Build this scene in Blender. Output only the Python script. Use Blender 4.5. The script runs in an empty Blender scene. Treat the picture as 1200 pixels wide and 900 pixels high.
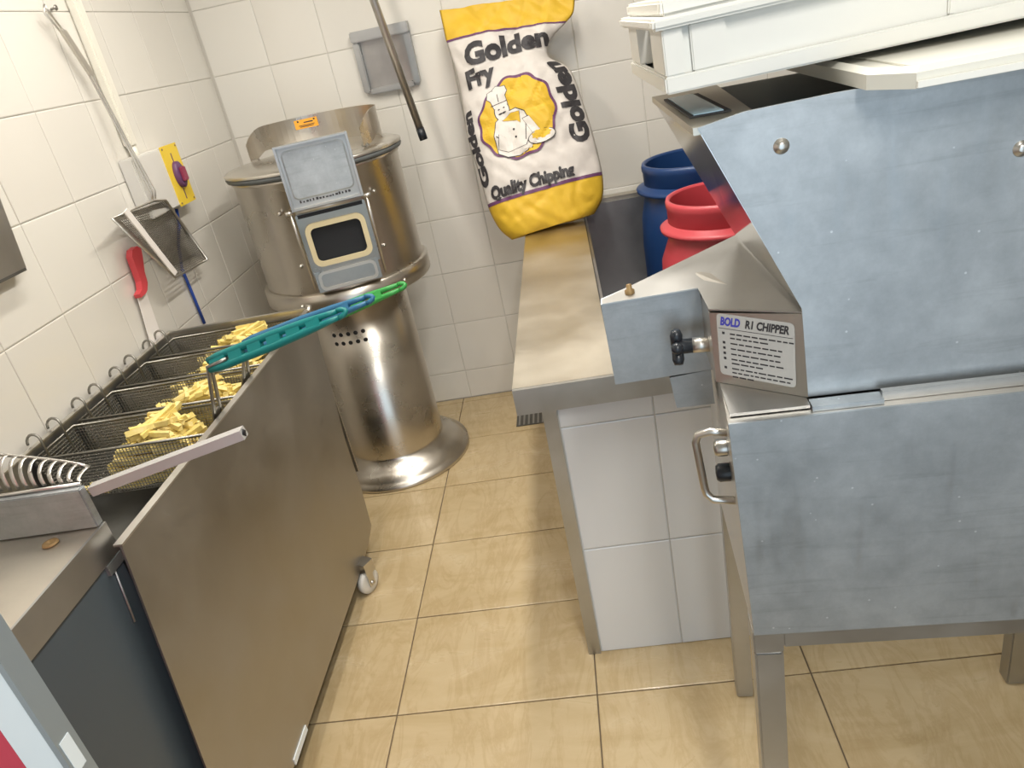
import bpy, bmesh, math, random
from mathutils import Vector, Matrix, noise
C = bpy.context.scene.collection
random.seed(7)
PI = math.pi

# ------------------------------------------------------------------ camera
cam = bpy.data.cameras.new('camera')
cam.sensor_width = 36.0
cam.lens = 877.8 / 1200 * 36
cam.clip_start = 0.02
co = bpy.data.objects.new('camera', cam); C.objects.link(co)
RIGHT = Vector((0.98162, 0.03919, -0.18678)); DOWN = Vector((-0.15054, -0.44258, -0.88401)); FWD = Vector((-0.11731, 0.89587, -0.42854))
mw = Matrix((RIGHT, -DOWN, -FWD)).transposed().to_4x4(); mw.translation = Vector((0, 0, 1.6))
co.matrix_world = mw
bpy.context.scene.camera = co

# ------------------------------------------------------------------ world, light, exposure
w = bpy.data.worlds.new('world'); bpy.context.scene.world = w; w.use_nodes = True
bg = w.node_tree.nodes['Background']
bg.inputs[0].default_value = (0.66, 0.84, 1.0, 1); bg.inputs[1].default_value = 0.75
vs = bpy.context.scene.view_settings
vs.view_transform = 'Standard'; vs.look = 'None'; vs.exposure = -0.08; vs.gamma = 1.0; vs.use_curve_mapping = False
LAMP_POWER = 14.5
DOOR_POWER = 18.0

# ------------------------------------------------------------------ materials
def mat(name, col, rough=0.5, metal=0.0, coat=0.0, spec=0.5, trans=0.0, sss=0.0):
    m = bpy.data.materials.new(name); m.use_nodes = True
    b = m.node_tree.nodes['Principled BSDF']
    b.inputs['Base Color'].default_value = (*col, 1); b.inputs['Roughness'].default_value = rough
    b.inputs['Metallic'].default_value = metal; b.inputs['Coat Weight'].default_value = coat
    b.inputs['Specular IOR Level'].default_value = spec
    b.inputs['Transmission Weight'].default_value = trans
    if sss: b.inputs['Subsurface Weight'].default_value = sss; b.inputs['Subsurface Radius'].default_value = (0.02, 0.02, 0.02)
    return m
def nd(m, t): return m.node_tree.nodes.new(t)
def lk(m, a, b): m.node_tree.links.new(a, b)
def bsdf(m): return m.node_tree.nodes['Principled BSDF']
def coords(m, scale=(1, 1, 1), perobj=False):
    tc = nd(m, 'ShaderNodeTexCoord'); mp = nd(m, 'ShaderNodeMapping'); mp.inputs['Scale'].default_value = scale
    if perobj:
        oi = nd(m, 'ShaderNodeObjectInfo'); mu = nd(m, 'ShaderNodeMath'); mu.operation = 'MULTIPLY'; mu.inputs[1].default_value = 37.0
        lk(m, oi.outputs['Random'], mu.inputs[0]); ad = nd(m, 'ShaderNodeVectorMath'); ad.operation = 'ADD'
        lk(m, tc.outputs['Object'], ad.inputs[0]); lk(m, mu.outputs[0], ad.inputs[1]); lk(m, ad.outputs[0], mp.inputs[0])
    else: lk(m, tc.outputs['Object'], mp.inputs[0])
    return mp.outputs[0]
def noise_tex(m, vec, scale, detail=4, rough=0.55, dist=0.0):
    n = nd(m, 'ShaderNodeTexNoise'); n.inputs['Scale'].default_value = scale; n.inputs['Detail'].default_value = detail
    n.inputs['Roughness'].default_value = rough; n.inputs['Distortion'].default_value = dist
    lk(m, vec, n.inputs['Vector']); return n.outputs['Fac']
def ramp(m, fac, stops):
    r = nd(m, 'ShaderNodeValToRGB'); e = r.color_ramp.elements
    while len(e) < len(stops): e.new(0.5)
    for k, (p, c) in enumerate(stops):
        e[k].position = p; e[k].color = (*c, 1) if len(c) == 3 else c
    lk(m, fac, r.inputs[0]); return r.outputs[0]
def bump(m, fac, strength=0.2, dist=0.002):
    b = nd(m, 'ShaderNodeBump'); b.inputs['Strength'].default_value = strength; b.inputs['Distance'].default_value = dist
    lk(m, fac, b.inputs['Height']); lk(m, b.outputs[0], bsdf(m).inputs['Normal'])
def steel(name, col, rough=0.3, stretch=(1, 1, 60), blotch=0.12, bstr=0.08):
    m = mat(name, col, rough, 1.0)
    v = coords(m); n1 = noise_tex(m, v, 5, 5)
    lo = tuple(c * (1 - blotch) for c in col); hi = tuple(min(1, c * (1 + blotch)) for c in col)
    lk(m, ramp(m, n1, [(0.3, lo), (0.7, hi)]), bsdf(m).inputs['Base Color'])
    r = ramp(m, n1, [(0.3, (rough * .8,) * 3), (0.75, (min(1, rough * 1.3),) * 3)]); lk(m, r, bsdf(m).inputs['Roughness'])
    v2 = coords(m, stretch); bump(m, noise_tex(m, v2, 6, 3), bstr, 0.001)
    return m
M = {}
M['steel'] = steel('brushed_steel', (0.60, 0.575, 0.53), 0.33, (60, 60, 1))
M['drum_steel'] = steel('drum_steel', (0.60, 0.56, 0.50), 0.30, (1, 1, 40), 0.08)
M['trough_steel'] = steel('trough_steel', (0.43, 0.415, 0.39), 0.42, (1, 1, 30), 0.10)
M['dark_steel'] = steel('grimy_steel', (0.20, 0.20, 0.19), 0.5, (1, 1, 30), 0.25)
M['wire'] = steel('wire_steel', (0.30, 0.29, 0.26), 0.4, (1, 1, 1), 0.1, 0.0)
M['bright_wire'] = steel('bright_wire', (0.66, 0.64, 0.60), 0.35, (1, 1, 1), 0.1, 0.0)
M['rail'] = steel('frame_steel', (0.46, 0.455, 0.44), 0.40, (1, 1, 40), 0.12)
M['pipe'] = steel('pipe_steel', (0.47, 0.45, 0.42), 0.36, (1, 1, 30), 0.15)
M['skim_wire'] = steel('skimmer_wire', (0.42, 0.40, 0.36), 0.4, (1, 1, 1), 0.1, 0.0)
M['hatch_steel'] = steel('hatch_steel', (0.33, 0.315, 0.285), 0.28, (1, 1, 30), 0.18)
M['hopper_inside'] = mat('dull_hopper_inside', (0.36, 0.38, 0.385), 0.45, 0.4)
M['mirror'] = mat('polished_steel', (0.66, 0.66, 0.66), 0.10, 1.0)
def galvanised():
    m = mat('galvanised_sheet', (0.5, 0.52, 0.54), 0.38, 1.0)
    v = coords(m); n = noise_tex(m, v, 7, 9, 0.72)
    n2 = noise_tex(m, coords(m, (14, 1, 1.2)), 4, 4); n3 = noise_tex(m, coords(m, (1.2, 1, 16)), 4, 6, 0.6, 0.6)
    base = ramp(m, n, [(0.28, (0.36, 0.385, 0.40)), (0.5, (0.475, 0.505, 0.525)), (0.74, (0.62, 0.655, 0.675))])
    scr = ramp(m, n3, [(0.56, (1, 1, 1)), (0.66, (0.74, 0.74, 0.74)), (0.72, (1, 1, 1))])
    mx0 = nd(m, 'ShaderNodeMix'); mx0.data_type = 'RGBA'; mx0.blend_type = 'MULTIPLY'; mx0.inputs['Factor'].default_value = 0.35
    lk(m, base, mx0.inputs['A']); lk(m, scr, mx0.inputs['B'])
    vo = nd(m, 'ShaderNodeTexVoronoi'); vo.inputs['Scale'].default_value = 34; lk(m, coords(m), vo.inputs['Vector'])
    sp = ramp(m, vo.outputs['Distance'], [(0.035, (1, 1, 1)), (0.06, (0, 0, 0))])
    mx1 = nd(m, 'ShaderNodeMix'); mx1.data_type = 'RGBA'; mx1.blend_type = 'ADD'; mx1.inputs['Factor'].default_value = 0.22
    lk(m, mx0.outputs['Result'], mx1.inputs['A']); lk(m, sp, mx1.inputs['B']); lk(m, mx1.outputs['Result'], bsdf(m).inputs['Base Color'])
    mx = nd(m, 'ShaderNodeMath'); mx.operation = 'ADD'; lk(m, n, mx.inputs[0]); lk(m, n2, mx.inputs[1])
    lk(m, ramp(m, mx.outputs[0], [(0.3, (0.28,) * 3), (0.9, (0.54,) * 3)]), bsdf(m).inputs['Roughness'])
    bump(m, n, 0.08, 0.001); return m
M['galv'] = galvanised()
def tile_mat(name, a, b, rough):
    m = mat(name, a, rough, coat=0.25)
    oi = nd(m, 'ShaderNodeObjectInfo'); lk(m, ramp(m, oi.outputs['Random'], [(0.0, a), (1.0, b)]), bsdf(m).inputs['Base Color'])
    v = coords(m, perobj=True); bump(m, noise_tex(m, v, 9, 2), 0.10, 0.002); return m
M['wall_tile'] = tile_mat('glazed_wall_tile', (0.72, 0.69, 0.63), (0.76, 0.735, 0.675), 0.22)
M['unit_tile'] = tile_mat('glazed_unit_tile', (0.71, 0.72, 0.72), (0.74, 0.75, 0.75), 0.14)
M['grout'] = mat('grey_grout', (0.61, 0.58, 0.52), 0.9)
def floor_mat():
    m = mat('cream_stone_tile', (0.7, 0.6, 0.42), 0.28, coat=0.1)
    v = coords(m, (1.0, 2.6, 1), perobj=True)
    n = noise_tex(m, v, 3.2, 8, 0.6, 0.8); n2 = noise_tex(m, coords(m, (3.2, 1, 1), perobj=True), 3.5, 6, 0.65, 1.2)
    c1 = ramp(m, n, [(0.25, (0.47, 0.35, 0.18)), (0.5, (0.56, 0.435, 0.25)), (0.75, (0.62, 0.50, 0.315))])
    c2 = ramp(m, n2, [(0.42, (1, 1, 1)), (0.5, (0.88, 0.84, 0.78)), (0.56, (1, 1, 1))])
    mx = nd(m, 'ShaderNodeMix'); mx.data_type = 'RGBA'; mx.blend_type = 'MULTIPLY'; mx.inputs['Factor'].default_value = 0.8
    lk(m, c1, mx.inputs['A']); lk(m, c2, mx.inputs['B']); lk(m, mx.outputs['Result'], bsdf(m).inputs['Base Color'])
    lk(m, ramp(m, n, [(0.3, (0.40,) * 3), (0.7, (0.24,) * 3)]), bsdf(m).inputs['Roughness']); return m
M['floor_tile'] = floor_mat()
M['floor_grout'] = mat('dirty_floor_grout', (0.16, 0.12, 0.075), 0.95)
M['ceiling'] = mat('ceiling_paint', (0.80, 0.77, 0.70), 0.8)
M['wall_paint'] = mat('wall_paint', (0.62, 0.60, 0.56), 0.8)
M['white_plastic'] = mat('milky_white_plastic', (0.80, 0.79, 0.735), 0.38, sss=0.2)
M['white_plastic2'] = mat('white_tray_plastic', (0.70, 0.685, 0.61), 0.5, sss=0.1)
M['white_paint'] = mat('white_enamel', (0.80, 0.86, 0.88), 0.3)
M['grey_paint'] = mat('grey_edge', (0.42, 0.48, 0.52), 0.35, 0.6)
M['red_paint'] = mat('red_enamel', (0.60, 0.05, 0.09), 0.4)
M['unit_paint'] = mat('dark_blue_grey_panel', (0.075, 0.10, 0.12), 0.4)
M['handle_grey'] = mat('brushed_grey_handle', (0.50, 0.49, 0.47), 0.5, 0.25)
M['black'] = mat('black_plastic', (0.016, 0.020, 0.026), 0.32)
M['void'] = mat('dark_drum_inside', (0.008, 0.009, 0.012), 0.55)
M['rubber'] = mat('grey_rubber', (0.12, 0.13, 0.13), 0.6)
M['cream_seal'] = mat('cream_rubber_seal', (0.62, 0.53, 0.33), 0.55)
M['orange'] = mat('orange_label', (0.84, 0.38, 0.03), 0.5)
M['yellow'] = mat('yellow_plate', (0.84, 0.60, 0.05), 0.45)
M['switch_grey'] = mat('switch_box_plastic', (0.70, 0.68, 0.64), 0.45)
M['knob_red'] = mat('dark_red_knob', (0.30, 0.04, 0.09), 0.4)
M['purple'] = mat('purple_knob', (0.13, 0.05, 0.13), 0.4)
M['cream_pvc'] = mat('cream_pvc', (0.80, 0.77, 0.68), 0.4)
M['handle_red'] = mat('red_handle_plastic', (0.70, 0.075, 0.09), 0.4)
M['blade'] = mat('pale_blade', (0.86, 0.81, 0.77), 0.35)
M['blue_cord'] = mat('blue_cord', (0.02, 0.07, 0.36), 0.5)
M['teal'] = mat('teal_rubber_grip', (0.0, 0.17, 0.165), 0.4)
M['blue_grip'] = mat('blue_rubber_grip', (0.025, 0.13, 0.25), 0.4)
M['green_grip'] = mat('green_rubber_grip', (0.035, 0.28, 0.055), 0.4)
M['drum_blue'] = mat('blue_drum_plastic', (0.012, 0.045, 0.15), 0.38)
M['drum_red'] = mat('red_drum_plastic', (0.52, 0.06, 0.075), 0.38)
M['basin'] = steel('basin_steel', (0.40, 0.40, 0.41), 0.45, (1, 1, 30), 0.15)
M['sticker'] = mat('silver_sticker', (0.50, 0.49, 0.46), 0.45, 0.1)
M['ink'] = mat('dark_ink', (0.035, 0.032, 0.035), 0.6)
M['blue_ink'] = mat('blue_ink', (0.06, 0.06, 0.40), 0.6)
M['purple_ink'] = mat('purple_ink', (0.13, 0.045, 0.12), 0.6)
M['white_ink'] = mat('white_ink', (0.68, 0.64, 0.59), 0.6)
M['slot_reflection'] = mat('painted_slot_reflection', (0.33, 0.50, 0.60), 0.25, 0.0)  # even pale blue in place of the reflection in the rim slot
M['castor'] = mat('white_castor', (0.70, 0.68, 0.63), 0.4)
M['rust'] = mat('rusty_brass', (0.30, 0.20, 0.09), 0.6, 0.5)
def counter_mat():
    m = steel('worn_counter_steel', (0.58, 0.54, 0.465), 0.42, (40, 1, 1), 0.14); return m
M['counter'] = counter_mat()
def fry_mat():
    m = mat('raw_potato', (0.80, 0.62, 0.20), 0.45, sss=0.15)
    oi = nd(m, 'ShaderNodeObjectInfo'); v = coords(m, perobj=True); n = noise_tex(m, v, 40, 3)
    mx = nd(m, 'ShaderNodeMath'); mx.operation = 'ADD'; lk(m, oi.outputs['Random'], mx.inputs[0]); lk(m, n, mx.inputs[1])
    lk(m, ramp(m, mx.outputs[0], [(0.35, (0.74, 0.56, 0.17)), (0.8, (0.86, 0.72, 0.31)), (1.0, (0.80, 0.64, 0.21))]), bsdf(m).inputs['Base Color']); return m
M['fry'] = fry_mat()
def paper_mat(name, a, b):
    m = mat(name, a, 0.6); v = coords(m); n = noise_tex(m, v, 14, 5, 0.6)
    lk(m, ramp(m, n, [(0.3, b), (0.7, a)]), bsdf(m).inputs['Base Color']); bump(m, noise_tex(m, coords(m), 22, 4), 0.35, 0.006); return m
M['bag_white'] = paper_mat('white_paper', (0.66, 0.615, 0.57), (0.58, 0.54, 0.50))
M['bag_yellow'] = paper_mat('yellow_paper', (0.70, 0.45, 0.03), (0.63, 0.39, 0.025))

# ------------------------------------------------------------------ mesh helpers
class MB:
    def __init__(s): s.v = []; s.f = []; s.smooth = []; s.mi = []
    def add(s, vs, fs, smooth=False, mi=0):
        o = len(s.v); s.v += [tuple(v) for v in vs]
        for f in fs: s.f.append(tuple(o + i for i in f)); s.smooth.append(smooth); s.mi.append(mi)
        return s
    def box(s, lo, hi, mx=None, bev=0.0, mi=0):
        (x0, y0, z0), (x1, y1, z1) = lo, hi
        if bev <= 0:
            vs = [Vector((x, y, z)) for z in (z0, z1) for y in (y0, y1) for x in (x0, x1)]
            fs = [(0, 2, 3, 1), (4, 5, 7, 6), (0, 1, 5, 4), (2, 6, 7, 3), (0, 4, 6, 2), (1, 3, 7, 5)]
        else:
            bm = bmesh.new(); bmesh.ops.create_cube(bm, size=1)
            for v in bm.verts: v.co = Vector(((x0 + x1) / 2 + v.co.x * (x1 - x0), (y0 + y1) / 2 + v.co.y * (y1 - y0), (z0 + z1) / 2 + v.co.z * (z1 - z0)))
            bmesh.ops.bevel(bm, geom=bm.edges[:], offset=bev, segments=2, affect='EDGES')
            bm.verts.index_update(); vs = [v.co.copy() for v in bm.verts]; fs = [tuple(v.index for v in f.verts) for f in bm.faces]; bm.free()
        if mx: vs = [mx @ v for v in vs]
        return s.add(vs, fs, False, mi)
    def tube(s, path, r, n=8, closed=False, cap=True, mi=0):
        path = [Vector(p) for p in path]; k = len(path); rings = []
        up = None
        for i, p in enumerate(path):
            a = path[i - 1] if (i > 0 or closed) else p; b = path[(i + 1) % k] if (i < k - 1 or closed) else p
            t = (b - a).normalized()
            if up is None:
                up = Vector((0, 0, 1)) if abs(t.z) < 0.9 else Vector((1, 0, 0))
            u = (up - t * up.dot(t))
            u = u.normalized() if u.length > 1e-6 else t.orthogonal().normalized()
            up = u; w_ = t.cross(u); rr = r[i] if isinstance(r, (list, tuple)) else r
            rings.append([p + (u * math.cos(2 * PI * j / n) + w_ * math.sin(2 * PI * j / n)) * rr for j in range(n)])
        vs = [v for rg in rings for v in rg]; fs = []
        for i in range(k if closed else k - 1):
            j = (i + 1) % k
            for q in range(n): fs.append((i * n + q, i * n + (q + 1) % n, j * n + (q + 1) % n, j * n + q))
        if cap and not closed: fs += [tuple(range(n))[::-1], tuple((k - 1) * n + q for q in range(n))]
        return s.add(vs, fs, n > 4, mi)
    def lathe(s, prof, c=(0, 0, 0), n=48, mi=0, mx=None, smooth=True, capb=False, capt=False):
        vs = []; fs = []
        for r, z in prof:
            for j in range(n):
                a = 2 * PI * j / n; v = Vector((c[0] + r * math.cos(a), c[1] + r * math.sin(a), c[2] + z)); vs.append(mx @ v if mx else v)
        for i in range(len(prof) - 1):
            for j in range(n): fs.append((i * n + j, i * n + (j + 1) % n, (i + 1) * n + (j + 1) % n, (i + 1) * n + j))
        if capb: fs.append(tuple(range(n))[::-1])
        if capt: fs.append(tuple((len(prof) - 1) * n + j for j in range(n)))
        return s.add(vs, fs, smooth, mi)
    def prism(s, poly, d, mi=0):
        """poly: list of 3-D points (planar); d: extrusion vector"""
        p = [Vector(q) for q in poly]; d = Vector(d); k = len(p); nrm = Vector((0, 0, 0))
        for i in range(k): nrm += p[i].cross(p[(i + 1) % k])
        fl = nrm.dot(d) > 0
        vs = p + [q + d for q in p]
        a = tuple(range(k)); b = tuple(k + i for i in range(k)); sd = [(i, (i + 1) % k, k + (i + 1) % k, k + i) for i in range(k)]
        fs = [a[::-1], b] + sd if fl else [a, b[::-1]] + [q[::-1] for q in sd]
        return s.add(vs, fs, False, mi)
    def hexa(s, b, t, mi=0):
        """bottom quad b and top quad t (counter-clockwise from above)"""
        return s.add(list(b) + list(t), [(3, 2, 1, 0), (4, 5, 6, 7), (0, 1, 5, 4), (1, 2, 6, 5), (2, 3, 7, 6), (3, 0, 4, 7)], False, mi)
    def mesh(s, name, mats):
        me = bpy.data.meshes.new(name); me.from_pydata(s.v, [], s.f)
        for m in (mats if isinstance(mats, (list, tuple)) else [mats]): me.materials.append(M[m] if isinstance(m, str) else m)
        for p, sm, mi in zip(me.polygons, s.smooth, s.mi): p.use_smooth = sm; p.material_index = mi
        me.update(); return me
    def build(s, name, mats, parent=None, local=False):
        o = bpy.data.objects.new(name, s.mesh(name, mats)); C.objects.link(o)
        if parent is not None: attach(o, parent, local)
        return o
def attach(o, parent, local=False):
    o.parent = parent
    if parent.type == 'EMPTY' and not local: o.matrix_parent_inverse = Matrix.Translation(-parent.location)
def thing(name, label, cat, loc=(0, 0, 0), rz=0.0, group=None):
    o = bpy.data.objects.new(name, None); o.empty_display_size = 0.05; C.objects.link(o); o.location = loc; o.rotation_euler = (0, 0, rz)
    return tag(o, label, cat, group)
def tag(o, label, cat, group=None):
    o['label'] = label; o['category'] = cat
    if group: o['group'] = group
    return o
def struct(o): o['kind'] = 'structure'; return o
def stuff(o): o['kind'] = 'stuff'; return o
def rrect(w, h, r, n=5):
    pts = []
    for cx, cy, a0 in ((w / 2 - r, h / 2 - r, 0), (-w / 2 + r, h / 2 - r, 90), (-w / 2 + r, -h / 2 + r, 180), (w / 2 - r, -h / 2 + r, 270)):
        for k in range(n + 1):
            a = math.radians(a0 + 90 * k / n); pts.append((cx + r * math.cos(a), cy + r * math.sin(a)))
    return pts
def frame_ring(outer, inner, f, depth, mb, mi=0):
    """flat ring between two equal-length outlines; f maps (x, y, d) to 3-D"""
    k = len(outer); vs = [f(x, y, depth) for x, y in outer] + [f(x, y, depth) for x, y in inner] + [f(x, y, 0) for x, y in outer] + [f(x, y, 0) for x, y in inner]
    fs = []
    for i in range(k):
        j = (i + 1) % k
        fs += [(i, j, k + j, k + i), (2 * k + i, 2 * k + j, j, i), (k + i, k + j, 3 * k + j, 3 * k + i)]
    mb.add(vs, fs, False, mi)
def text_geo(txt, size, bold=0.0, shear=0.0, spacing=1.0):
    cu = bpy.data.curves.new('txt', 'FONT'); cu.body = txt; cu.size = size; cu.offset = bold; cu.shear = shear; cu.space_character = spacing; cu.resolution_u = 3
    ob = bpy.data.objects.new('txt', cu); C.objects.link(ob)
    dg = bpy.context.evaluated_depsgraph_get(); dg.update(); me = ob.evaluated_get(dg).to_mesh()
    vs = [v.co.copy() for v in me.vertices]; fs = [tuple(p.vertices) for p in me.polygons]
    ob.evaluated_get(dg).to_mesh_clear(); bpy.data.objects.remove(ob); bpy.data.curves.remove(cu)
    return vs, fs
def slice_geo(vs, fs, step):
    """cut flat geometry on a grid so that it can follow a curved surface"""
    bm = bmesh.new(); bv = [bm.verts.new(v) for v in vs]
    for f in fs:
        try: bm.faces.new([bv[i] for i in f])
        except ValueError: pass
    for ax in (0, 1):
        lo = min(v.co[ax] for v in bm.verts); hi = max(v.co[ax] for v in bm.verts); k = math.ceil(lo / step) * step
        while k < hi:
            no = Vector((0, 0, 0)); no[ax] = 1; p = Vector((0, 0, 0)); p[ax] = k
            bmesh.ops.bisect_plane(bm, geom=bm.verts[:] + bm.edges[:] + bm.faces[:], dist=1e-6, plane_co=p, plane_no=no); k += step
    bm.verts.index_update(); r = [v.co.copy() for v in bm.verts], [tuple(v.index for v in f.verts) for f in bm.faces]; bm.free(); return r

# ================================================================== STRUCTURE
WX, WY = -1.385, 3.27          # left wall face, back wall face
RX, FY, CZ = 2.3, -1.7, 2.5    # right wall, front wall, ceiling
fl = struct(MB().box((WX - .1, FY, -0.08), (RX, WY + .1, -0.004)).build('floor', 'floor_grout'))
wb = struct(MB().box((WX - .1, WY + .004, -0.08), (RX, WY + .1, CZ)).build('wall_back', 'grout'))
wl = struct(MB().box((WX - .1, FY, -0.08), (WX - .004, WY + .004, CZ)).build('wall_left', 'grout'))
struct(MB().box((RX, FY, -0.08), (RX + .1, WY + .1, CZ)).build('wall_right', 'wall_paint'))
wf = MB()
wf.box((WX - .1, FY - .1, -0.08), (-0.75, FY, CZ)); wf.box((1.15, FY - .1, -0.08), (RX + .1, FY, CZ)); wf.box((-0.75, FY - .1, 2.2), (1.15, FY, CZ))
struct(wf.build('wall_front', 'wall_paint'))
struct(MB().box((WX - .1, FY - .1, CZ), (RX + .1, WY + .1, CZ + .1)).build('ceiling', 'ceiling'))

def tile_mesh(w_, h_, f, d=0.007, c=0.003, mname='wall_tile'):
    """chamfered tile; f maps (u, v, depth outwards) to 3-D, centred"""
    a, b = w_ / 2, h_ / 2
    vs = [f(x, y, -0.004) for x, y in ((-a, -b), (a, -b), (a, b), (-a, b))] + [f(x, y, -c * .35) for x, y in ((-a, -b), (a, -b), (a, b), (-a, b))] + \
         [f(x, y, 0) for x, y in ((-a + c, -b + c), (a - c, -b + c), (a - c, b - c), (-a + c, b - c))]
    fs = [(0, 1, 5, 4), (1, 2, 6, 5), (2, 3, 7, 6), (3, 0, 4, 7), (4, 5, 9, 8), (5, 6, 10, 9), (6, 7, 11, 10), (7, 4, 8, 11), (8, 9, 10, 11)]
    return MB().add(vs, fs).mesh('tile', mname)
def grid(start, pitch, lo, hi):
    e = []; k = math.floor((lo - start) / pitch)
    g = [start + pitch * i for i in range(k, k + 200)]
    for a, b in zip(g, g[1:]):
        a2, b2 = max(a, lo), min(b, hi)
        if b2 - a2 > 0.012: e.append((a2, b2))
        if b >= hi: break
    return e
def lay(us, vs_, f, place, parent, mname, gap=0.002, skip=None, jit=0.0006):
    cache = {}
    for (u0, u1) in us:
        for (v0, v1) in vs_:
            if skip and skip((u0 + u1) / 2, (v0 + v1) / 2): continue
            key = (round(u1 - u0, 4), round(v1 - v0, 4))
            if key not in cache: cache[key] = tile_mesh(u1 - u0 - gap, v1 - v0 - gap, f, mname=mname)
            o = bpy.data.objects.new('tile', cache[key]); C.objects.link(o); o.parent = parent
            o.location = place((u0 + u1) / 2, (v0 + v1) / 2, random.uniform(-jit, jit * .3))
            o.rotation_euler = [random.uniform(-.0015, .0015) for _ in range(3)]
zr = grid(1.623, 0.2465, 0.0, CZ)
lay(grid(-1.131, 0.246, WX, 1.4), zr, lambda x, y, d: Vector((x, -d, y)), lambda u, v, j: (u, WY - j, v), wb, 'wall_tile')
lay(grid(2.322, 0.2445, 0.6, WY), zr, lambda x, y, d: Vector((d, x, y))if False else Vector((d, -x, y)), lambda u, v, j: (WX + j, u, v), wl, 'wall_tile')
lay(grid(-0.677, 0.5437, WX, 1.5), grid(1.405, 0.3643, 0.3, WY), lambda x, y, d: Vector((x, y, d)), lambda u, v, j: (u, v, j * .5), fl, 'floor_tile', 0.004)

# ------------------------------------------------------------------ ceiling tube lamps
def lamp(x, y0, y1, label, power, col):
    t = thing('ceiling_tube_lamp', label, 'lamp', (x, (y0 + y1) / 2, CZ - .05), group=None)
    MB().box((x - .07, y0, CZ - .04), (x + .07, y1, CZ), bev=.005).build('housing', 'white_paint', t)
    m = bpy.data.materials.get('tube_glow') or bpy.data.materials.new('tube_glow'); m.use_nodes = True
    b = m.node_tree.nodes['Principled BSDF']; b.inputs['Emission Color'].default_value = (*col, 1); b.inputs['Emission Strength'].default_value = 6; M['tube_glow'] = m
    MB().tube([(x, y0 + .03, CZ - .055), (x, y1 - .03, CZ - .055)], .015, 12).build('tube', 'tube_glow', t)
    la = bpy.data.lights.new('tube_light', 'AREA'); la.shape = 'RECTANGLE'; la.size = .10; la.size_y = y1 - y0 - .06; la.energy = power; la.color = col
    lo = bpy.data.objects.new('tube_light', la); C.objects.link(lo); lo.location = (x, (y0 + y1) / 2, CZ - .075); attach(lo, t)
lamp(-0.80, 1.3, 2.5, 'white ceiling tube lamp over the chip trough by the left wall', LAMP_POWER, (1, .94, .85))
lamp(0.02, 0.9, 2.5, 'white ceiling tube lamp over the aisle beside the chipper', LAMP_POWER * 2.2, (1, .95, .87))
lamp(0.35, -1.1, 0.1, 'added ceiling tube lamp behind the viewer, brightening the crate and chipper fronts', LAMP_POWER * 2.2, (1, .97, .92))  # added fill lamp, out of view, to brighten the crate and chipper fronts
# daylight through the open shop door behind the camera
dl = bpy.data.lights.new('door_daylight', 'AREA'); dl.shape = 'RECTANGLE'; dl.size = 1.9; dl.size_y = 2.2; dl.energy = DOOR_POWER; dl.color = (.72, .87, 1.0)
do = bpy.data.objects.new('door_daylight', dl); C.objects.link(do); do.location = (.2, FY - .05, 1.1); do.rotation_euler = (PI / 2, 0, 0)

# ================================================================== COUNTER (tiled base + steel top + basin)
cb = MB(); cb.box((-.141, 1.552, 0), (1.9, 1.70, .795)); cb.box((-.141, 1.70, 0), (.0, 3.262, .795)); cb.box((1.2, 1.70, 0), (1.9, 3.262, .795)); cb.box((0, 3.22, 0), (1.2, 3.262, .795))
ct = thing('tiled_counter', 'white tiled counter base with steel corner trim under the steel worktop', 'counter', (.6, 1.6, 0))
base = cb.build('base', 'grout', ct)
def face_tiles():
    us = [(-.112, .111), (.111, .357), (.357, .603), (.603, .849), (.849, 1.095)]; vs2 = [(0.0, .115), (.115, .359), (.359, .605), (.605, .725), (.725, .794)]
    vs2 = [(0.0, .359), (.359, .725), (.725, .794)]
    cache = {}
    for u in us:
        for v in vs2:
            key = (round(u[1] - u[0], 4), round(v[1] - v[0], 4))
            if key not in cache: cache[key] = tile_mesh(u[1] - u[0] - .003, v[1] - v[0] - .003, lambda x, y, d: Vector((x, -d, y)), mname='unit_tile')
            o = bpy.data.objects.new('tile', cache[key]); C.objects.link(o); attach(o, ct); o.location = ((u[0] + u[1]) / 2, 1.548, (v[0] + v[1]) / 2)
            o.matrix_parent_inverse = Matrix.Translation(-ct.location)
face_tiles()
MB().box((-.147, 1.543, 0.0), (-.1135, 1.555, .794)).build('corner_trim', 'rail', ct)
MB().box((-.147, 1.555, 0.0), (-.1415, 1.60, .794)).build('corner_trim', 'rail', ct)

wt = thing('steel_worktop', 'worn stainless worktop with a sunken basin, carrying the potato sack', 'worktop', (.5, 2.3, .80))
lipm = MB().box((-.201, 1.508, .796), (1.95, 1.518, .8605)); lipm.build('front_lip', 'rail', wt)
top = MB()
top.box((-.201, 1.5185, .845), (1.95, 1.743, .861)); top.box((-.201, 1.743, .845), (.030, 3.262, .861)); top.box((.030, 3.215, .845), (1.2, 3.262, .861)); top.box((1.2, 1.743, .845), (1.95, 3.262, .861))
top.box((-.201, 1.5185, .80), (-.196, 3.26, .845))
top.build('worktop_surface', 'counter', wt)
bs = MB(); bs.box((.034, 1.746, .39), (1.19, 3.21, .40)); bs.box((.034, 1.746, .40), (.042, 3.21, .845)); bs.box((1.182, 1.746, .40), (1.19, 3.21, .845)); bs.box((.042, 1.746, .40), (1.182, 1.754, .845)); bs.box((.042, 3.202, .40), (1.182, 3.21, .845))
bs.build('basin', 'basin', wt)
MB().box((.0305, 1.744, .835), (.0335, 3.21, .863)).build('basin_slot_shade', 'black', wt)  # black strip stands in for the shaded slot along the basin edge

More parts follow.
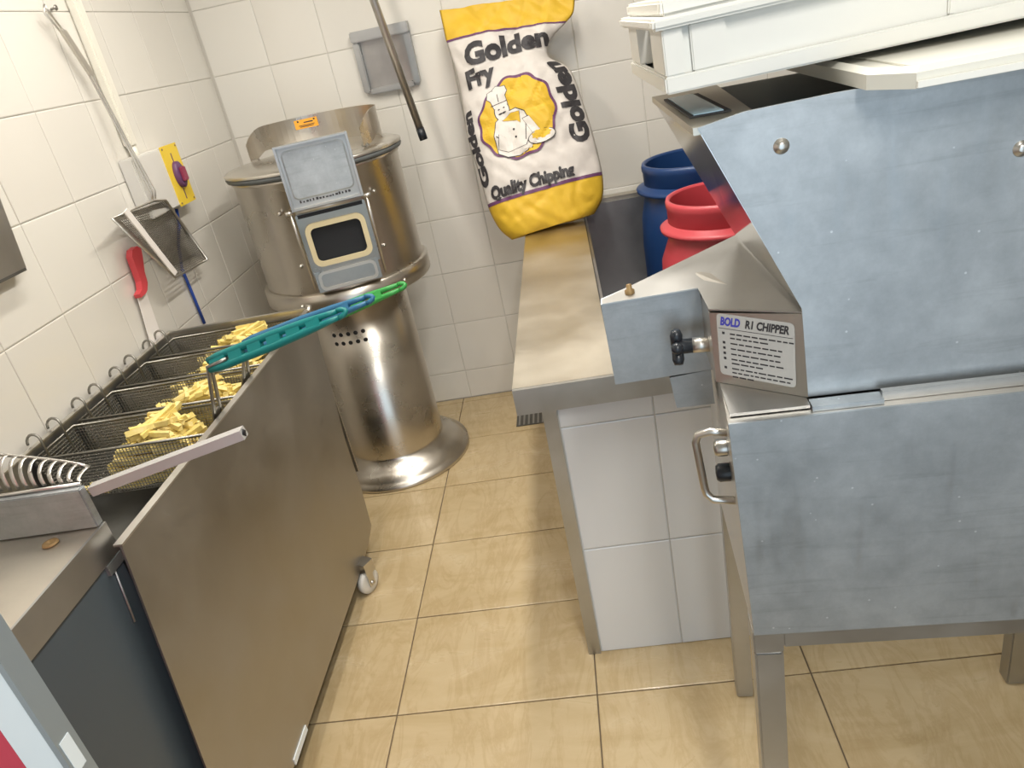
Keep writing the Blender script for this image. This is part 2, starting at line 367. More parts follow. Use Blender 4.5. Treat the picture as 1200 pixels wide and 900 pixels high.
# ------------------------------------------------------------------ drums standing in the basin
def drum(name, c, R, rr, H, m, label):
    t = thing(name, label, 'drum', c)
    b = MB(); b.lathe([(0, 0.0), (R * .92, 0), (R * .97, .012), (R, .05), (R, H * .55), (R * .97, H * .70), (rr * 1.03, H * .80), (rr * .99, H * .86), (rr * .97, H * .875)], c, 56)
    b.lathe([(0, .012), (R * .9, .012), (R * .965, .05), (R * .965, H * .6), (rr * .93, H * .82), (rr * .93, H * .99)], c, 56)
    b.f[-56 * 5:] = [f[::-1] for f in b.f[-56 * 5:]]
    b.build('body', m, t)
    MB().lathe([(rr * .97, H * .875), (rr * 1.0, H * .88), (rr * 1.0, H * .955), (rr * 1.018, H * .962), (rr * 1.018, H * .985), (rr * 1.0, H), (rr * .95, H), (rr * .93, H * .99)], c, 56).build('rim', m, t)
    MB().lathe([(rr * .98, H * .862), (rr * 1.09, H * .845), (rr * 1.15, H * .85), (rr * 1.16, H * .865), (rr * 1.10, H * .872), (rr * 1.0, H * .89)], c, 56).build('collar', m, t)
    return t
drum('plastic_drum', (.445, 2.80, .40), .208, .182, .650, 'drum_blue', 'tall dark blue plastic drum, open topped, standing behind the red drum')
drum('plastic_drum', (.435, 2.29, .40), .195, .160, .632, 'drum_red', 'red plastic drum with an open ribbed rim, in front of the blue drum')

# ================================================================== POTATO PEELER
PC = Vector((-.915, 2.815, 0))
pl = thing('potato_peeler', 'floor standing stainless potato peeler with its small front hatch open', 'peeler', PC)
MB().lathe([(0, 0), (.305, 0), (.308, .006), (.306, .018), (.290, .024), (.286, .034), (.252, .062), (.207, .085), (.205, .095)], PC, 72).build('base_flange', 'drum_steel', pl)
MB().lathe([(.205, .09), (.205, .80), (.0, .80)], PC, 72).build('column', 'drum_steel', pl)
MB().lathe([(.20, .795), (.318, .800), (.324, .806), (.324, .862), (.312, .868), (.305, .868)], PC, 72).build('collar_band', 'drum_steel', pl)
MB().lathe([(.305, .866), (.307, .875), (.305, .885), (.305, 1.255), (.312, 1.262), (.312, 1.272), (.305, 1.276)], PC, 72).build('drum', 'drum_steel', pl)
MB().lathe([(.30, 1.272), (.322, 1.274), (.326, 1.283), (.322, 1.292), (.30, 1.294)], PC, 72).build('gasket', 'rubber', pl)
MB().lathe([(.326, 1.291), (.327, 1.297), (.318, 1.303), (.28, 1.309), (.0, 1.316)], PC, 72).build('lid', 'steel', pl)
# splash guard on the lid
def arc_pt(a, r, z): return Vector((PC.x + r * math.cos(math.radians(a)), PC.y + r * math.sin(math.radians(a)), z))
g = MB(); N = 40; A0, A1 = -30, 168; gv = []
for k in range(N + 1):
    a = A0 + (A1 - A0) * k / N; e = min(k, N - k) / 5.0
    zb = 1.311 + (0.028 * max(0, 1 - abs(e - .9) / .6) if e < 1.5 else 0.0); zt = 1.423 - 0.05 * max(0, 1 - min(1, e)) ** 2
    for r in (.262, .265): gv += [arc_pt(a, r, zb), arc_pt(a, r, zt)]
gf = []
for k in range(N):
    o = 4 * k; q = o + 4
    gf += [(o, o + 1, q + 1, q), (o + 2, q + 2, q + 3, o + 3), (o + 1, o + 3, q + 3, q + 1), (o, q, q + 2, o + 2)]
gf += [(0, 2, 3, 1), (4 * N, 4 * N + 1, 4 * N + 3, 4 * N + 2)]
gd = g.add(gv, gf, False).build('splash_guard', 'drum_steel', pl)
lb = MB(); lv = []
for k in range(5):
    a = 97 + 17 * (k / 4); a = 96 + (116 - 96) * k / 4
    lv += [arc_pt(a, .2605, 1.378), arc_pt(a, .2605, 1.412)]
lb.add(lv, [(2 * k, 2 * k + 1, 2 * k + 3, 2 * k + 2) for k in range(4)])
lbo = lb.build('warning_label', 'orange', gd)
lb2 = MB()
for (a, b_, z0, z1) in ((98, 99.5, 1.403, 1.409), (100, 108, 1.398, 1.402), (99, 113, 1.389, 1.391), (100, 112, 1.384, 1.386), (112, 113.5, 1.403, 1.409)):
    lb2.add([arc_pt(a, .2600, z0), arc_pt(a, .2600, z1), arc_pt(b_, .2600, z1), arc_pt(b_, .2600, z0)], [(0, 1, 2, 3)])
lb2.build('print', 'ink', gd)
# hatch, on a plane facing the viewer side (19 degrees right of the front)
TH = math.radians(18); HN = Vector((math.sin(TH), -math.cos(TH), 0)); HE = Vector((math.cos(TH), math.sin(TH), 0))
def hp(e, z, d): return PC + HE * e + HN * d + Vector((0, 0, z))
def hbox(mb, e0, e1, z0, z1, d0, d1, mi=0):
    mb.hexa([hp(e0, z0, d1), hp(e1, z0, d1), hp(e1, z0, d0), hp(e0, z0, d0)], [hp(e0, z1, d1), hp(e1, z1, d1), hp(e1, z1, d0), hp(e0, z1, d0)], mi)
hx, hz = .003, 1.048
hf = MB()
out = rrect(.238, .215, .008); inn = rrect(.176, .122, .02)
out = [(x + hx, y + hz + .005) for x, y in out]; inn = [(x + hx, y + hz) for x, y in inn]
def hmap(x, y, d): return hp(x, y, .262 + d)
frame_ring(out, inn, hmap, .073, hf)
hatch = hf.build('hatch_frame', 'hatch_steel', pl)
sl = MB(); frame_ring([(x + hx, y + hz) for x, y in rrect(.206, .150, .030)], [(x + hx, y + hz) for x, y in rrect(.172, .117, .018)], lambda x, y, d: hp(x, y, .335 + d), .012, sl)
sl.build('hatch_seal', 'cream_seal', hatch)
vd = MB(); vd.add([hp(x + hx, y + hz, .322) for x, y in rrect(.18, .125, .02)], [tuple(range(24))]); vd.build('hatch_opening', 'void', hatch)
ch = MB(); ch.hexa([hp(-.112, .884, .338), hp(.112, .884, .338), hp(.112, .884, .26), hp(-.112, .884, .26)], [hp(-.112, .957, .336), hp(.112, .957, .336), hp(.112, .957, .26), hp(-.112, .957, .26)])
ch.build('chute', 'hatch_steel', pl)
cp = MB(); frame_ring([(x, y + .921) for x, y in rrect(.205, .068, .02)], [(x, y + .921) for x, y in rrect(.185, .048, .014)], lambda x, y, d: hp(x, y, .338 + d), .004, cp); cp.build('chute_rim', 'drum_steel', pl)
for s_ in (-1, 1):
    MB().tube([hp(.128 * s_ + .002, 1.165, .345), hp(.128 * s_ + .002, 1.10, .350), hp(.126 * s_ + .002, .90, .344)], .0055, 8).build('hatch_clip', 'bright_wire', pl)
    MB().tube([hp(.118 * s_ + .002, 1.172, .345), hp(.145 * s_ + .002, 1.172, .345)], .008, 10).build('hinge_pin', 'bright_wire', pl)
    bb = MB(); bb.lathe([(0, .010), (.006, .007), (.008, 0)], (0, 0, 0), 12, mx=Matrix.Translation(hp(.165 * s_, 1.165, .262)) @ HN.to_track_quat('Z', 'Y').to_matrix().to_4x4()); bb.build('bolt', 'bright_wire', pl)
    bb = MB(); bb.lathe([(0, .010), (.006, .007), (.008, 0)], (0, 0, 0), 12, mx=Matrix.Translation(hp(.150 * s_, .975, .268)) @ HN.to_track_quat('Z', 'Y').to_matrix().to_4x4()); bb.build('bolt', 'bright_wire', pl)
    bb = MB(); bb.lathe([(0, .009), (.005, .006), (.007, 0)], (0, 0, 0), 12, mx=Matrix.Translation(hp(.19 * s_, .832, .262)) @ HN.to_track_quat('Z', 'Y').to_matrix().to_4x4()); bb.build('bolt', 'bright_wire', pl)
# raised flap: pan with a return edge
fp = MB(); hbox(fp, -.118, .122, 1.178, 1.386, .352, .357)
hbox(fp, -.118, -.110, 1.178, 1.386, .357, .375); hbox(fp, .114, .122, 1.178, 1.386, .357, .375); hbox(fp, -.110, .114, 1.380, 1.386, .357, .385); hbox(fp, -.110, .114, 1.178, 1.184, .357, .372)
flap = fp.build('hatch_flap', 'rail', pl)
fi = MB(); k_ = rrect(.196, .150, .018); fi.add([hp(x + .002, y + 1.288, .3585) for x, y in k_] + [hp(x * 1.05 + .002, y * 1.06 + 1.288, .3572) for x, y in k_], [tuple(range(24))] + [(24 + i, 24 + (i + 1) % 24, (i + 1) % 24, i) for i in range(24)])
fi.build('flap_plate', 'galv', flap)
fm = MB()
for k in range(16):
    e0 = -.085 + k * .0108; hbox(fm, e0, e0 + random.uniform(.004, .009), 1.198, 1.198 + random.uniform(.004, .009), .3586, .3590)
fm.build('flap_print', 'ink', flap)
MB().tube([hp(-.110, 1.170, .347), hp(.114, 1.170, .347)], .0085, 14).build('hinge_bar', 'bright_wire', pl)
hg = MB(); hbox(hg, -.108, .112, 1.146, 1.158, .3355, .338); hg.build('hinge_recess', 'void', pl)
# column vent holes
for r_ in range(2):
    for k in range(5):
        a = math.radians(-107 + 8.2 * k); z = .664 - .036 * r_; n_ = Vector((math.cos(a), math.sin(a), 0))
        bb = MB(); bb.lathe([(.0085, 0), (.0080, .0006), (0, .0006)], (0, 0, 0), 14, mx=Matrix.Translation(PC + n_ * .2050 + Vector((0, 0, z))) @ n_.to_track_quat('Z', 'Y').to_matrix().to_4x4())
        bb.build('vent_hole', 'void', pl)
# small feet of the splash guard
for a in (A0 + 4, A1 - 4):
    bb = MB(); p = arc_pt(a, .255, 1.308); bb.box(p - Vector((.012, .012, 0)), p + Vector((.012, .012, .010)), bev=.002); bb.build('guard_foot', 'steel', pl)

# ================================================================== CHIP TROUGH
TR, TL, RZ = -.87, -1.358, .912
Y0, Y1 = 1.06, 2.212
tr = thing('chip_trough', 'long stainless trough on castors along the left wall, holding wire baskets', 'trough', (-1.11, 1.6, 0))
sp = MB().prism([(TR, 1.026, RZ), (TR, .909, .103), (TR, 1.187, .103), (TR, 1.85, .092), (TR, 2.04, .100), (TR, 2.122, .122), (TR, 2.142, .28), (TR, 2.142, .47), (TR, 2.212, .90), (TR, 2.212, RZ)], (-.004, 0, 0))
sp.build('side_panel', 'trough_steel', tr)
t2 = MB(); t2.box((TL, Y0, .72), (TL + .008, Y1, RZ)); t2.build('back_wall', 'trough_steel', tr)
t2 = MB(); t2.box((TL + .008, Y0, .72), (TR - .016, Y0 + .006, RZ - .02)); t2.build('end_wall', 'trough_steel', tr)
t2 = MB(); t2.box((TL + .008, Y1 - .008, .30), (TR - .016, Y1, RZ)); t2.build('end_wall', 'counter', tr)
t2 = MB(); t2.box((TL + .008, Y0 + .006, .72), (TR - .016, Y1 - .008, .73)); t2.build('trough_floor', 'dark_steel', tr)
t2 = MB(); t2.box((TL + .008, Y0 + .05, .12), (TR - .018, 2.10, .70)); t2.build('cabinet', 'dark_steel', tr)
t2 = MB(); t2.box((TR - .016, 1.026, RZ), (TR + .0015, Y1, RZ + .004)); t2.box((TL, Y1 - .012, RZ), (TR - .016, Y1 + .002, RZ + .006)); t2.box((TL - .002, Y0, RZ), (TL + .012, Y1 - .012, RZ + .004)); t2.build('rim', 'bright_wire', tr)
MB().tube([(TR - .012, 2.208, RZ + .010), (TR + .001, 2.205, RZ + .008), (TR + .002, 2.18, RZ + .003)], .007, 8).build('rim_corner', 'bright_wire', tr)
def castor(x, y, fx):
    ca = MB(); q = Matrix.Translation((x, y, .042)) @ Matrix.Rotation(fx, 4, 'Z') @ Matrix.Rotation(PI / 2, 4, 'Y')
    ca.lathe([(0, -.012), (.012, -.014), (.030, -.012), (.041, -.010), (.042, 0), (.041, .010), (.030, .012), (.012, .014), (0, .012)], (0, 0, 0), 28, mx=q)
    o = ca.build('castor_wheel', 'castor', tr)
    h = MB(); h.box((-.021, -.012, .03), (-.016, .012, .075), q @ Matrix.Rotation(-PI / 2, 4, 'Y') @ Matrix.Translation((0, 0, -.042))); h.box((.016, -.012, .03), (.021, .012, .075), q @ Matrix.Rotation(-PI / 2, 4, 'Y') @ Matrix.Translation((0, 0, -.042)))
    h.box((-.021, -.014, .075), (.021, .03, .1195), q @ Matrix.Rotation(-PI / 2, 4, 'Y') @ Matrix.Translation((0, 0, -.042)))
    h.lathe([(0, -.026), (.007, -.024), (.007, .024), (0, .026)], (0, 0, 0), 12, mx=q)
    h.build('castor_fork', 'bright_wire', o)
castor(-.862, 1.925, -.5); castor(-1.29, 2.0, .3); castor(-1.29, 1.15, .2); castor(-.925, 1.2, .4)
MB().box((TR + .0002, 1.20, .100), (TR + .003, 1.30, .118)).build('panel_chip', 'white_paint', tr)

# ------------------------------------------------------------------ wire baskets
def lerp(a, b, t): return a + (b - a) * t
def wires(mb, p00, p10, p01, p11, nu, nv, r, n=3):
    p00, p10, p01, p11 = map(Vector, (p00, p10, p01, p11))
    for i in range(nu + 1): mb.tube([lerp(p00, p10, i / nu), lerp(p01, p11, i / nu)], r, n, cap=False)
    for j in range(nv + 1): mb.tube([lerp(p00, p01, j / nv), lerp(p10, p11, j / nv)], r, n, cap=False)
ZR, ZB = .897, .775
def basket(ya, yb, label, grip):
    t = thing('wire_basket', label, 'basket', (-1.12, (ya + yb) / 2, ZB), group='wire baskets in the chip trough')
    xa, xb = -1.335, -.905; xa2, xb2 = -1.32, -.925; y2, y3 = ya + .008, yb - .008
    rim = [(xa, ya, ZR), (xb, ya, ZR), (xb, yb, ZR), (xa, yb, ZR)]
    MB().tube(rim, .0038, 8, closed=True).build('rim', 'wire', t)
    b = MB()
    wires(b, (xa, ya, ZR), (xb, ya, ZR), (xa2, y2, ZB), (xb2, y2, ZB), 52, 15, .0010)
    wires(b, (xa, yb, ZR), (xb, yb, ZR), (xa2, y3, ZB), (xb2, y3, ZB), 52, 15, .0010)
    wires(b, (xa, ya, ZR), (xa, yb, ZR), (xa2, y2, ZB), (xa2, y3, ZB), 20, 15, .0010)
    wires(b, (xb, ya, ZR), (xb, yb, ZR), (xb2, y2, ZB), (xb2, y3, ZB), 20, 15, .0010)
    wires(b, (xa2, y2, ZB), (xb2, y2, ZB), (xa2, y3, ZB), (xb2, y3, ZB), 40, 18, .0010)
    stuff(b.build('wire_mesh', 'wire', t))
    MB().box((xa - .004, ya, .80), (xa + .001, yb, ZR - .004)).build('end_plate', 'dark_steel', t)
    for y in (ya + .045, yb - .04):
        pts = [(xa + .004, y, ZR - .07), (xa + .002, y, ZR)]
        for k in range(9):
            a = PI * k / 8; pts.append((xa - .0165 + .0185 * math.cos(a), y + .004 * math.sin(a), .922 + .020 * math.sin(a)))
        pts += [(xa - .035, y, .918)]
        MB().tube(pts, .0034, 7).build('hook', 'wire', t)
    if grip:
        my = (ya + yb) / 2 - .015; L = grip[1]; top_ = Vector((xb + .034, my, grip[2])); end = top_ + Vector((L, 0, grip[3] * L)); f0 = Vector((xb, my - .018, ZR)); f1 = Vector((xb, my + .018, ZR))
        h = MB(); h.tube([f0, f0 + Vector((.012, .002, .03)), top_ + Vector((0, -.008, 0)), top_ + Vector((.05, -.008, .012))], .0048, 8); h.tube([f1, f1 + Vector((.012, -.002, .03)), top_ + Vector((0, .008, 0)), top_ + Vector((.05, .008, .012))], .0048, 8)
        h.hexa([f0 + Vector((-.002, 0, -.01)), f0 + Vector((.004, 0, -.01)), f1 + Vector((.004, 0, -.01)), f1 + Vector((-.002, 0, -.01))], [f0 + Vector((.008, 0, .03)), f0 + Vector((.014, 0, .03)), f1 + Vector((.014, 0, .03)), f1 + Vector((.008, 0, .03))])
        ho = h.build('handle', 'wire', t)
        # rubber grip: two long rails with bridges (slots between), closing in a hanging loop
        d = (end - top_).normalized(); up = Vector((0, 0, 1)); up = (up - d * up.dot(d)).normalized(); sd = d.cross(up); sd, up = (sd * .55 - up * .83).normalized(), (up * .55 + sd * .83).normalized()
        gm = MB(); n = 26; loop = []
        for s_ in (-1, 1):
            pts = [top_ + d * (L * k / 12) + sd * s_ * (.0135 if k > 0 else .010) * (1 - .45 * max(0, k - 6) / 6) for k in range(13)]
            gm.tube(pts, [.0085] + [.0095] * 9 + [.0085, .007, .006], 10)
        tip = [top_ + d * L + sd * (.0085 * math.cos(PI * k / 6)) + d * (.02 * math.sin(PI * k / 6)) for k in range(7)]
        gm.tube(tip, .006, 8)
        for k in range(6):
            c0 = L * (.02 + .15 * k); c1 = c0 + (L * .10 if k else L * .12)
            a_, b_ = top_ + d * c0, top_ + d * c1
            gm.hexa([a_ - sd * .012 - up * .008, b_ - sd * .012 - up * .008, b_ + sd * .012 - up * .008, a_ + sd * .012 - up * .008][::1], [a_ - sd * .012 + up * .008, b_ - sd * .012 + up * .008, b_ + sd * .012 + up * .008, a_ + sd * .012 + up * .008])
        gm.build('grip', grip[0], ho)
    return t
BY = [(1.452, 1.618), (1.642, 1.808), (1.832, 2.000), (2.028, 2.190)]
basket(*BY[0], 'wire chip basket nearest the camera, with the teal slotted grip', ('teal', .335, 1.035, .21))
basket(*BY[1], 'second nearest wire chip basket, with the blue grip behind the teal one', ('blue_grip', .345, .998, .20))
basket(*BY[2], 'third wire chip basket from the camera, with the bright green grip tip', ('green_grip', .385, .943, .22))
basket(*BY[3], 'farthest wire chip basket, beside the trough end by the peeler', None)

# ------------------------------------------------------------------ raw chips
FM = []
for k in range(8):
    L = random.uniform(.055, .10); a = random.uniform(.0055, .0072); tw = random.uniform(-.3, .3); bend = random.uniform(-.006, .006); b = MB(); vs_ = []
    for i, x in enumerate((-L / 2, 0, L / 2)):
        for (yy, zz) in ((-a, -a), (a, -a), (a, a), (-a, a)):
            vs_.append((x + (random.uniform(-.004, .004) if i != 1 else 0), yy * random.uniform(.85, 1.05) + (bend if i == 1 else 0), zz * random.uniform(.85, 1.05)))
    fs_ = [(3, 2, 1, 0), (8, 9, 10, 11)]
    for i in range(2):
        for j in range(4): fs_.append((4 * i + j, 4 * i + (j + 1) % 4, 4 * i + 4 + (j + 1) % 4, 4 * i + 4 + j))
    FM.append((b.add(vs_, fs_).mesh('potato_chip', 'fry'), vs_, fs_, L))
def height(bi, u):   # heap height above the basket floor over u = 0 (wall end) .. 1 (handle end)
    if bi == 0: return .030 + .115 * math.exp(-((u - .68) / .26) ** 2)
    if bi == 1: return .040 + .090 * math.exp(-((u - .74) / .30) ** 2)
    if bi == 2: return .045 + .075 * math.exp(-((u - .74) / .30) ** 2)
    return .040 + .095 * math.exp(-((u - .66) / .28) ** 2)
names = ['in the nearest basket, teal grip', 'in the second nearest basket, blue grip', 'in the third basket, green grip', 'in the farthest basket']
XA, XB = -1.315, -.93
for bi, (ya, yb) in enumerate(BY):
    filler = MB(); y0, y1 = ya + .018, yb - .018; lo_u = .16
    cnt = 0
    # hidden lower layers joined as one heap
    z = ZB + .010
    while z < ZB + .14:
        for k in range(26):
            u = random.uniform(lo_u, 1.0); mh = height(bi, u)
            if z > ZB + mh - .018: continue
            q = FM[k % 8]; yaw = random.uniform(-.7, .7) if random.random() < .7 else random.uniform(-.35, .35); L = q[3]
            x = min(max(lerp(XA, XB, u), XA + L * .5), XB - L * .42); hy = abs(L / 2 * math.sin(yaw)) + .006
            y = random.uniform(y0 + hy, y1 - hy) if y1 - y0 > 2 * hy else (y0 + y1) / 2
            # keep a row right against the front mesh
            if k < 9: y = y0 + .004; yaw = random.uniform(-.08, .08)
            m4 = Matrix.Translation((x, y, z)) @ Matrix.Rotation(yaw, 4, 'Z') @ Matrix.Rotation(random.uniform(-.12, .12), 4, 'Y')
            filler.add([m4 @ Vector(v) for v in q[1]], q[2])
        z += .0125
    stuff(tag(filler.build('chip_heap', 'fry'), 'packed raw chips under the loose top ones ' + names[bi], 'chips'))
    for k in range(62):
        u = random.uniform(lo_u + .12, .98); q = FM[random.randrange(8)]; L = q[3]; mh = height(bi, u); yaw = random.uniform(-1.2, 1.2)
        hy = abs(L / 2 * math.sin(yaw)) + .005
        if 2 * hy > y1 - y0: yaw = .5; hy = abs(L / 2 * math.sin(yaw)) + .005
        x = min(max(lerp(XA, XB, u), XA + L * .5), XB - L * .45); y = random.uniform(y0 + hy, y1 - hy)
        o = bpy.data.objects.new('potato_chip', q[0]); C.objects.link(o)
        o.location = (x, y, ZB + mh - .010 + random.uniform(-.006, .012)); o.rotation_euler = (random.uniform(-.5, .5), random.uniform(-.35, .35), yaw)
        tag(o, 'loose raw potato chip on top of the heap ' + names[bi], 'chip', 'raw chips ' + names[bi])

# ================================================================== NEAR LEFT WORKTOP WITH UPSTAND
un = thing('steel_unit', 'near left stainless unit with an upstand and a dark side panel', 'unit', (-1.14, .5, 0))
MB().box((WX + .003, .56, .905), (-.903, 1.050, .95)).build('worktop_surface', 'counter', un)
MB().box((-.9028, .56, .889), (-.898, 1.052, .9515)).build('side_lip', 'rail', un)
MB().box((WX + .003, 1.036, .951), (-.903, 1.054, 1.030), bev=.002).build('upstand', 'galv', un)
MB().box((WX + .003, .56, .0), (-.9032, 1.050, .904)).build('cabinet', 'unit_paint', un)
MB().box((-.9095, 1.004, .868), (-.897, 1.050, .888)).build('bracket', 'galv', un)
MB().tube([(-.9005, 1.020, .866), (-.9005, 1.005, .76)], .0022, 6).build('edge_wire', 'galv', un)
MB().lathe([(.014, 0), (.013, .003), (.006, .004), (.005, .002), (0, .001)], (-.975, 1.005, .951), 16).build('screw', 'rust', un)

# slotted scoop lying on the upstand
sc = thing('slotted_scoop', 'curved steel scoop of parallel ribs with a square grey handle, on the upstand', 'scoop', (-1.0, 1.12, 1.0))
top_edge = []
for k in range(14):
    x = -.912 - .0165 * k; h_ = .004 + .072 * (k / 13) ** .8; pts = []
    for j in range(9):
        a = PI * (.02 + .60 * j / 8); pts.append(Vector((x - .010 * math.sin(a), 1.058 + .055 * (1 - math.cos(a)) * .6, 1.034 + h_ * math.sin(a))))
    top_edge.append(pts[-1])
    rb = MB(); vs_ = []; fs_ = []
    for j, p in enumerate(pts):
        for dx in (-.0038, .0038): vs_ += [p + Vector((dx, 0, 0)), p + Vector((dx, .0012, .0012))]
    for j in range(8):
        o = 4 * j; q = o + 4
        fs_ += [(o, o + 2, q + 2, q), (o + 1, q + 1, q + 3, o + 3), (o, q, q + 1, o + 1), (o + 2, o + 3, q + 3, q + 2)]
    fs_ += [(0, 1, 3, 2), (32, 34, 35, 33)]
    rb.add(vs_, fs_, True).build('rib', 'bright_wire', sc)
MB().tube(top_edge, .0030, 7).build('rim', 'bright_wire', sc)
MB().tube([(-.908, 1.052, 1.0335), (-1.135, 1.052, 1.0335)], .0032, 7).build('rim', 'bright_wire', sc)
hd = MB(); a_, b_ = Vector((-.900, 1.062, 1.013)), Vector((-.603, 1.075, 1.072)); d = (b_ - a_).normalized(); sd = d.cross(Vector((0, 0, 1))).normalized(); up = sd.cross(d)
hd.hexa([a_ - sd * .010 - up * .009, a_ + sd * .010 - up * .009, b_ + sd * .010 - up * .009, b_ - sd * .010 - up * .009], [a_ - sd * .010 + up * .009, a_ + sd * .010 + up * .009, b_ + sd * .010 + up * .009, b_ - sd * .010 + up * .009])
ho = hd.build('handle', 'handle_grey', sc)
MB().lathe([(0, 0), (.0075, 0), (.0075, .001), (0, .001)], (0, 0, 0), 4, mx=Matrix.Translation(b_) @ d.to_track_quat('Z', 'Y').to_matrix().to_4x4()).build('end_cap', 'void', ho)

# upright panel at the lower left corner
up_ = thing('upright_panel', 'white upright panel with grey steel edge and a red strip, bottom left corner', 'panel', (-.8, .51, 0))
MB().box((-.6095, .503, 0), (-.6025, .530, 1.45)).build('edge_post', 'grey_paint', up_)
MB().box((-.653, .506, 0), (-.610, .528, 1.44)).build('white_board', 'white_paint', up_)
MB().box((-1.05, .506, 0), (-.6535, .528, 1.44)).build('red_board', 'red_paint', up_)
MB().box((-.6024, .507, .985), (-.6018, .522, 1.03)).build('paint_patch', 'white_paint', up_)

# ================================================================== CHIPPER
CA = .065
cp_ = thing('chipping_machine', 'large galvanised potato chipper on square legs, with a hopper and rating sticker', 'chipper', (.157, .80, 0), -CA)
def cbuild(mb, name, m, parent=None): return mb.build(name, m, parent or cp_, local=True)
W = .70
for (x, y) in ((0, .002), (W - .04, .002), (.022, .555), (W - .062, .555)):
    z1 = .735 if y < .1 else .60
    cbuild(MB().box((x, y, 0.0), (x + .040, y + .040, .735 if y < .1 else .79), bev=.003), 'leg', 'rail')
cbuild(MB().box((.0405, .004, .742), (W - .0405, .036, .7765), bev=.002), 'front_rail', 'rail')
cbuild(MB().box((-.001, .001, .7352), (.0402, .040, .7765), bev=.002), 'rail_corner', 'rail')
cbuild(MB().box((W - .0402, .001, .7352), (W + .001, .040, .7765), bev=.002), 'rail_corner', 'rail')
# lower body: front sheet, sloped underside
bp = [(0.0, 0.0, .7775), (0.0, 0.0, 1.121), (-.016, .165, 1.121), (.020, .58, 1.121), (.020, .58, .60)]
lbm = MB(); fv = [(0, 0, .7775), (W, 0, .7775), (W - .02, .555, .62), (.018, .555, .62), (-.014, 0, 1.121), (W + .014, 0, 1.121), (W - .02, .58, 1.121), (.018, .58, 1.121)]
lbm.add(fv, [(3, 2, 1, 0), (4, 5, 6, 7), (1, 2, 6, 5), (2, 3, 7, 6), (3, 0, 4, 7)]); cbuild(lbm, 'lower_body', 'steel')
cbuild(MB().prism([(0.0, -.001, .777), (W, -.001, .777), (W + .014, -.001, 1.1215), (-.014, -.001, 1.1215)], (0, -.003, 0)), 'front_sheet', 'galv')
cbuild(MB().box((.165, .012, 1.1215), (W - .08, .020, 1.134)), 'seam_strip', 'rail')
cbuild(MB().box((.085, .004, 1.1215), (.165, .024, 1.128)), 'base_strip', 'galv')
# hopper
HF = .030
prof = [(.086, HF, 1.128), (.600, HF, 1.128), (.605, HF, 1.244), (.705, HF, 1.472), (.118, HF, 1.4745), (.029, HF, 1.472), (-.019, HF, 1.464), (.081, HF, 1.244)]
cbuild(MB().prism(prof, (0, .004, 0)), 'hopper_front', 'galv')
hl = MB(); hl.hexa([(.081, .0345, 1.244), (.084, .0345, 1.244), (.060, .36, 1.244), (.057, .36, 1.244)], [(-.019, .0345, 1.462), (-.016, .0345, 1.462), (-.041, .36, 1.458), (-.044, .36, 1.458)])
cbuild(hl, 'hopper_side', 'mirror')
hl = MB(); hl.hexa([(.602, .0345, 1.244), (.605, .0345, 1.244), (.605, .36, 1.244), (.602, .36, 1.244)], [(.70, .0345, 1.466), (.704, .0345, 1.466), (.704, .36, 1.466), (.70, .36, 1.466)])
cbuild(hl, 'hopper_side', 'steel')
hl = MB(); hl.hexa([(.062, .16, 1.290), (.602, .16, 1.290), (.602, .166, 1.290), (.062, .166, 1.290)], [(-.038, .36, 1.460), (.70, .36, 1.460), (.70, .366, 1.460), (-.038, .366, 1.460)]); cbuild(hl, 'hopper_back', 'hopper_inside')
hl = MB(); hl.hexa([(.084, .0345, 1.236), (.602, .0345, 1.236), (.602, .36, 1.236), (.084, .36, 1.236)], [(.084, .0345, 1.244), (.602, .0345, 1.244), (.602, .36, 1.244), (.084, .36, 1.244)]); cbuild(hl, 'hopper_floor', 'hopper_inside')
cbuild(MB().box((.084, .0345, 1.128), (.602, .35, 1.235)), 'drive_housing', 'steel')
hr = MB(); hr.hexa([(-.024, .0, 1.456), (.046, .030, 1.456), (.046, .37, 1.456), (-.046, .37, 1.456)], [(-.024, .0, 1.464), (.046, .030, 1.464), (.046, .37, 1.464), (-.046, .37, 1.464)])
hr.v = [Vector((x, max(y, .0345), z)) for x, y, z in hr.v]; rimp = cbuild(hr, 'rim_plate', 'counter')
cbuild(MB().hexa([(-.020, .10, 1.4645), (.026, .10, 1.4645), (.012, .30, 1.4645), (-.034, .30, 1.4645)], [(-.020, .10, 1.466), (.026, .10, 1.466), (.012, .30, 1.466), (-.034, .30, 1.466)]), 'slot_seal', 'void', rimp)
cbuild(MB().hexa([(-.015, .105, 1.4662), (.018, .105, 1.4662), (.004, .295, 1.4662), (-.029, .295, 1.4662)], [(-.015, .105, 1.4672), (.018, .105, 1.4672), (.004, .295, 1.4672), (-.029, .295, 1.4672)]), 'slot_reflection_inlay', 'slot_reflection', rimp)  # flat inlay coloured like the blue reflection inside the slot
for x, z in ((.064, 1.431), (.298, 1.388), (.52, 1.40)):
    q = Matrix.Translation((x, HF, z)) @ Matrix.Rotation(PI / 2, 4, 'X')
    cbuild(MB().lathe([(.0085, 0), (.0082, .0012), (.0055, .0016), (.0050, .004), (.0028, .0048), (0, .0048)], (0, 0, 0), 18, mx=q), 'rivet', 'bright_wire')
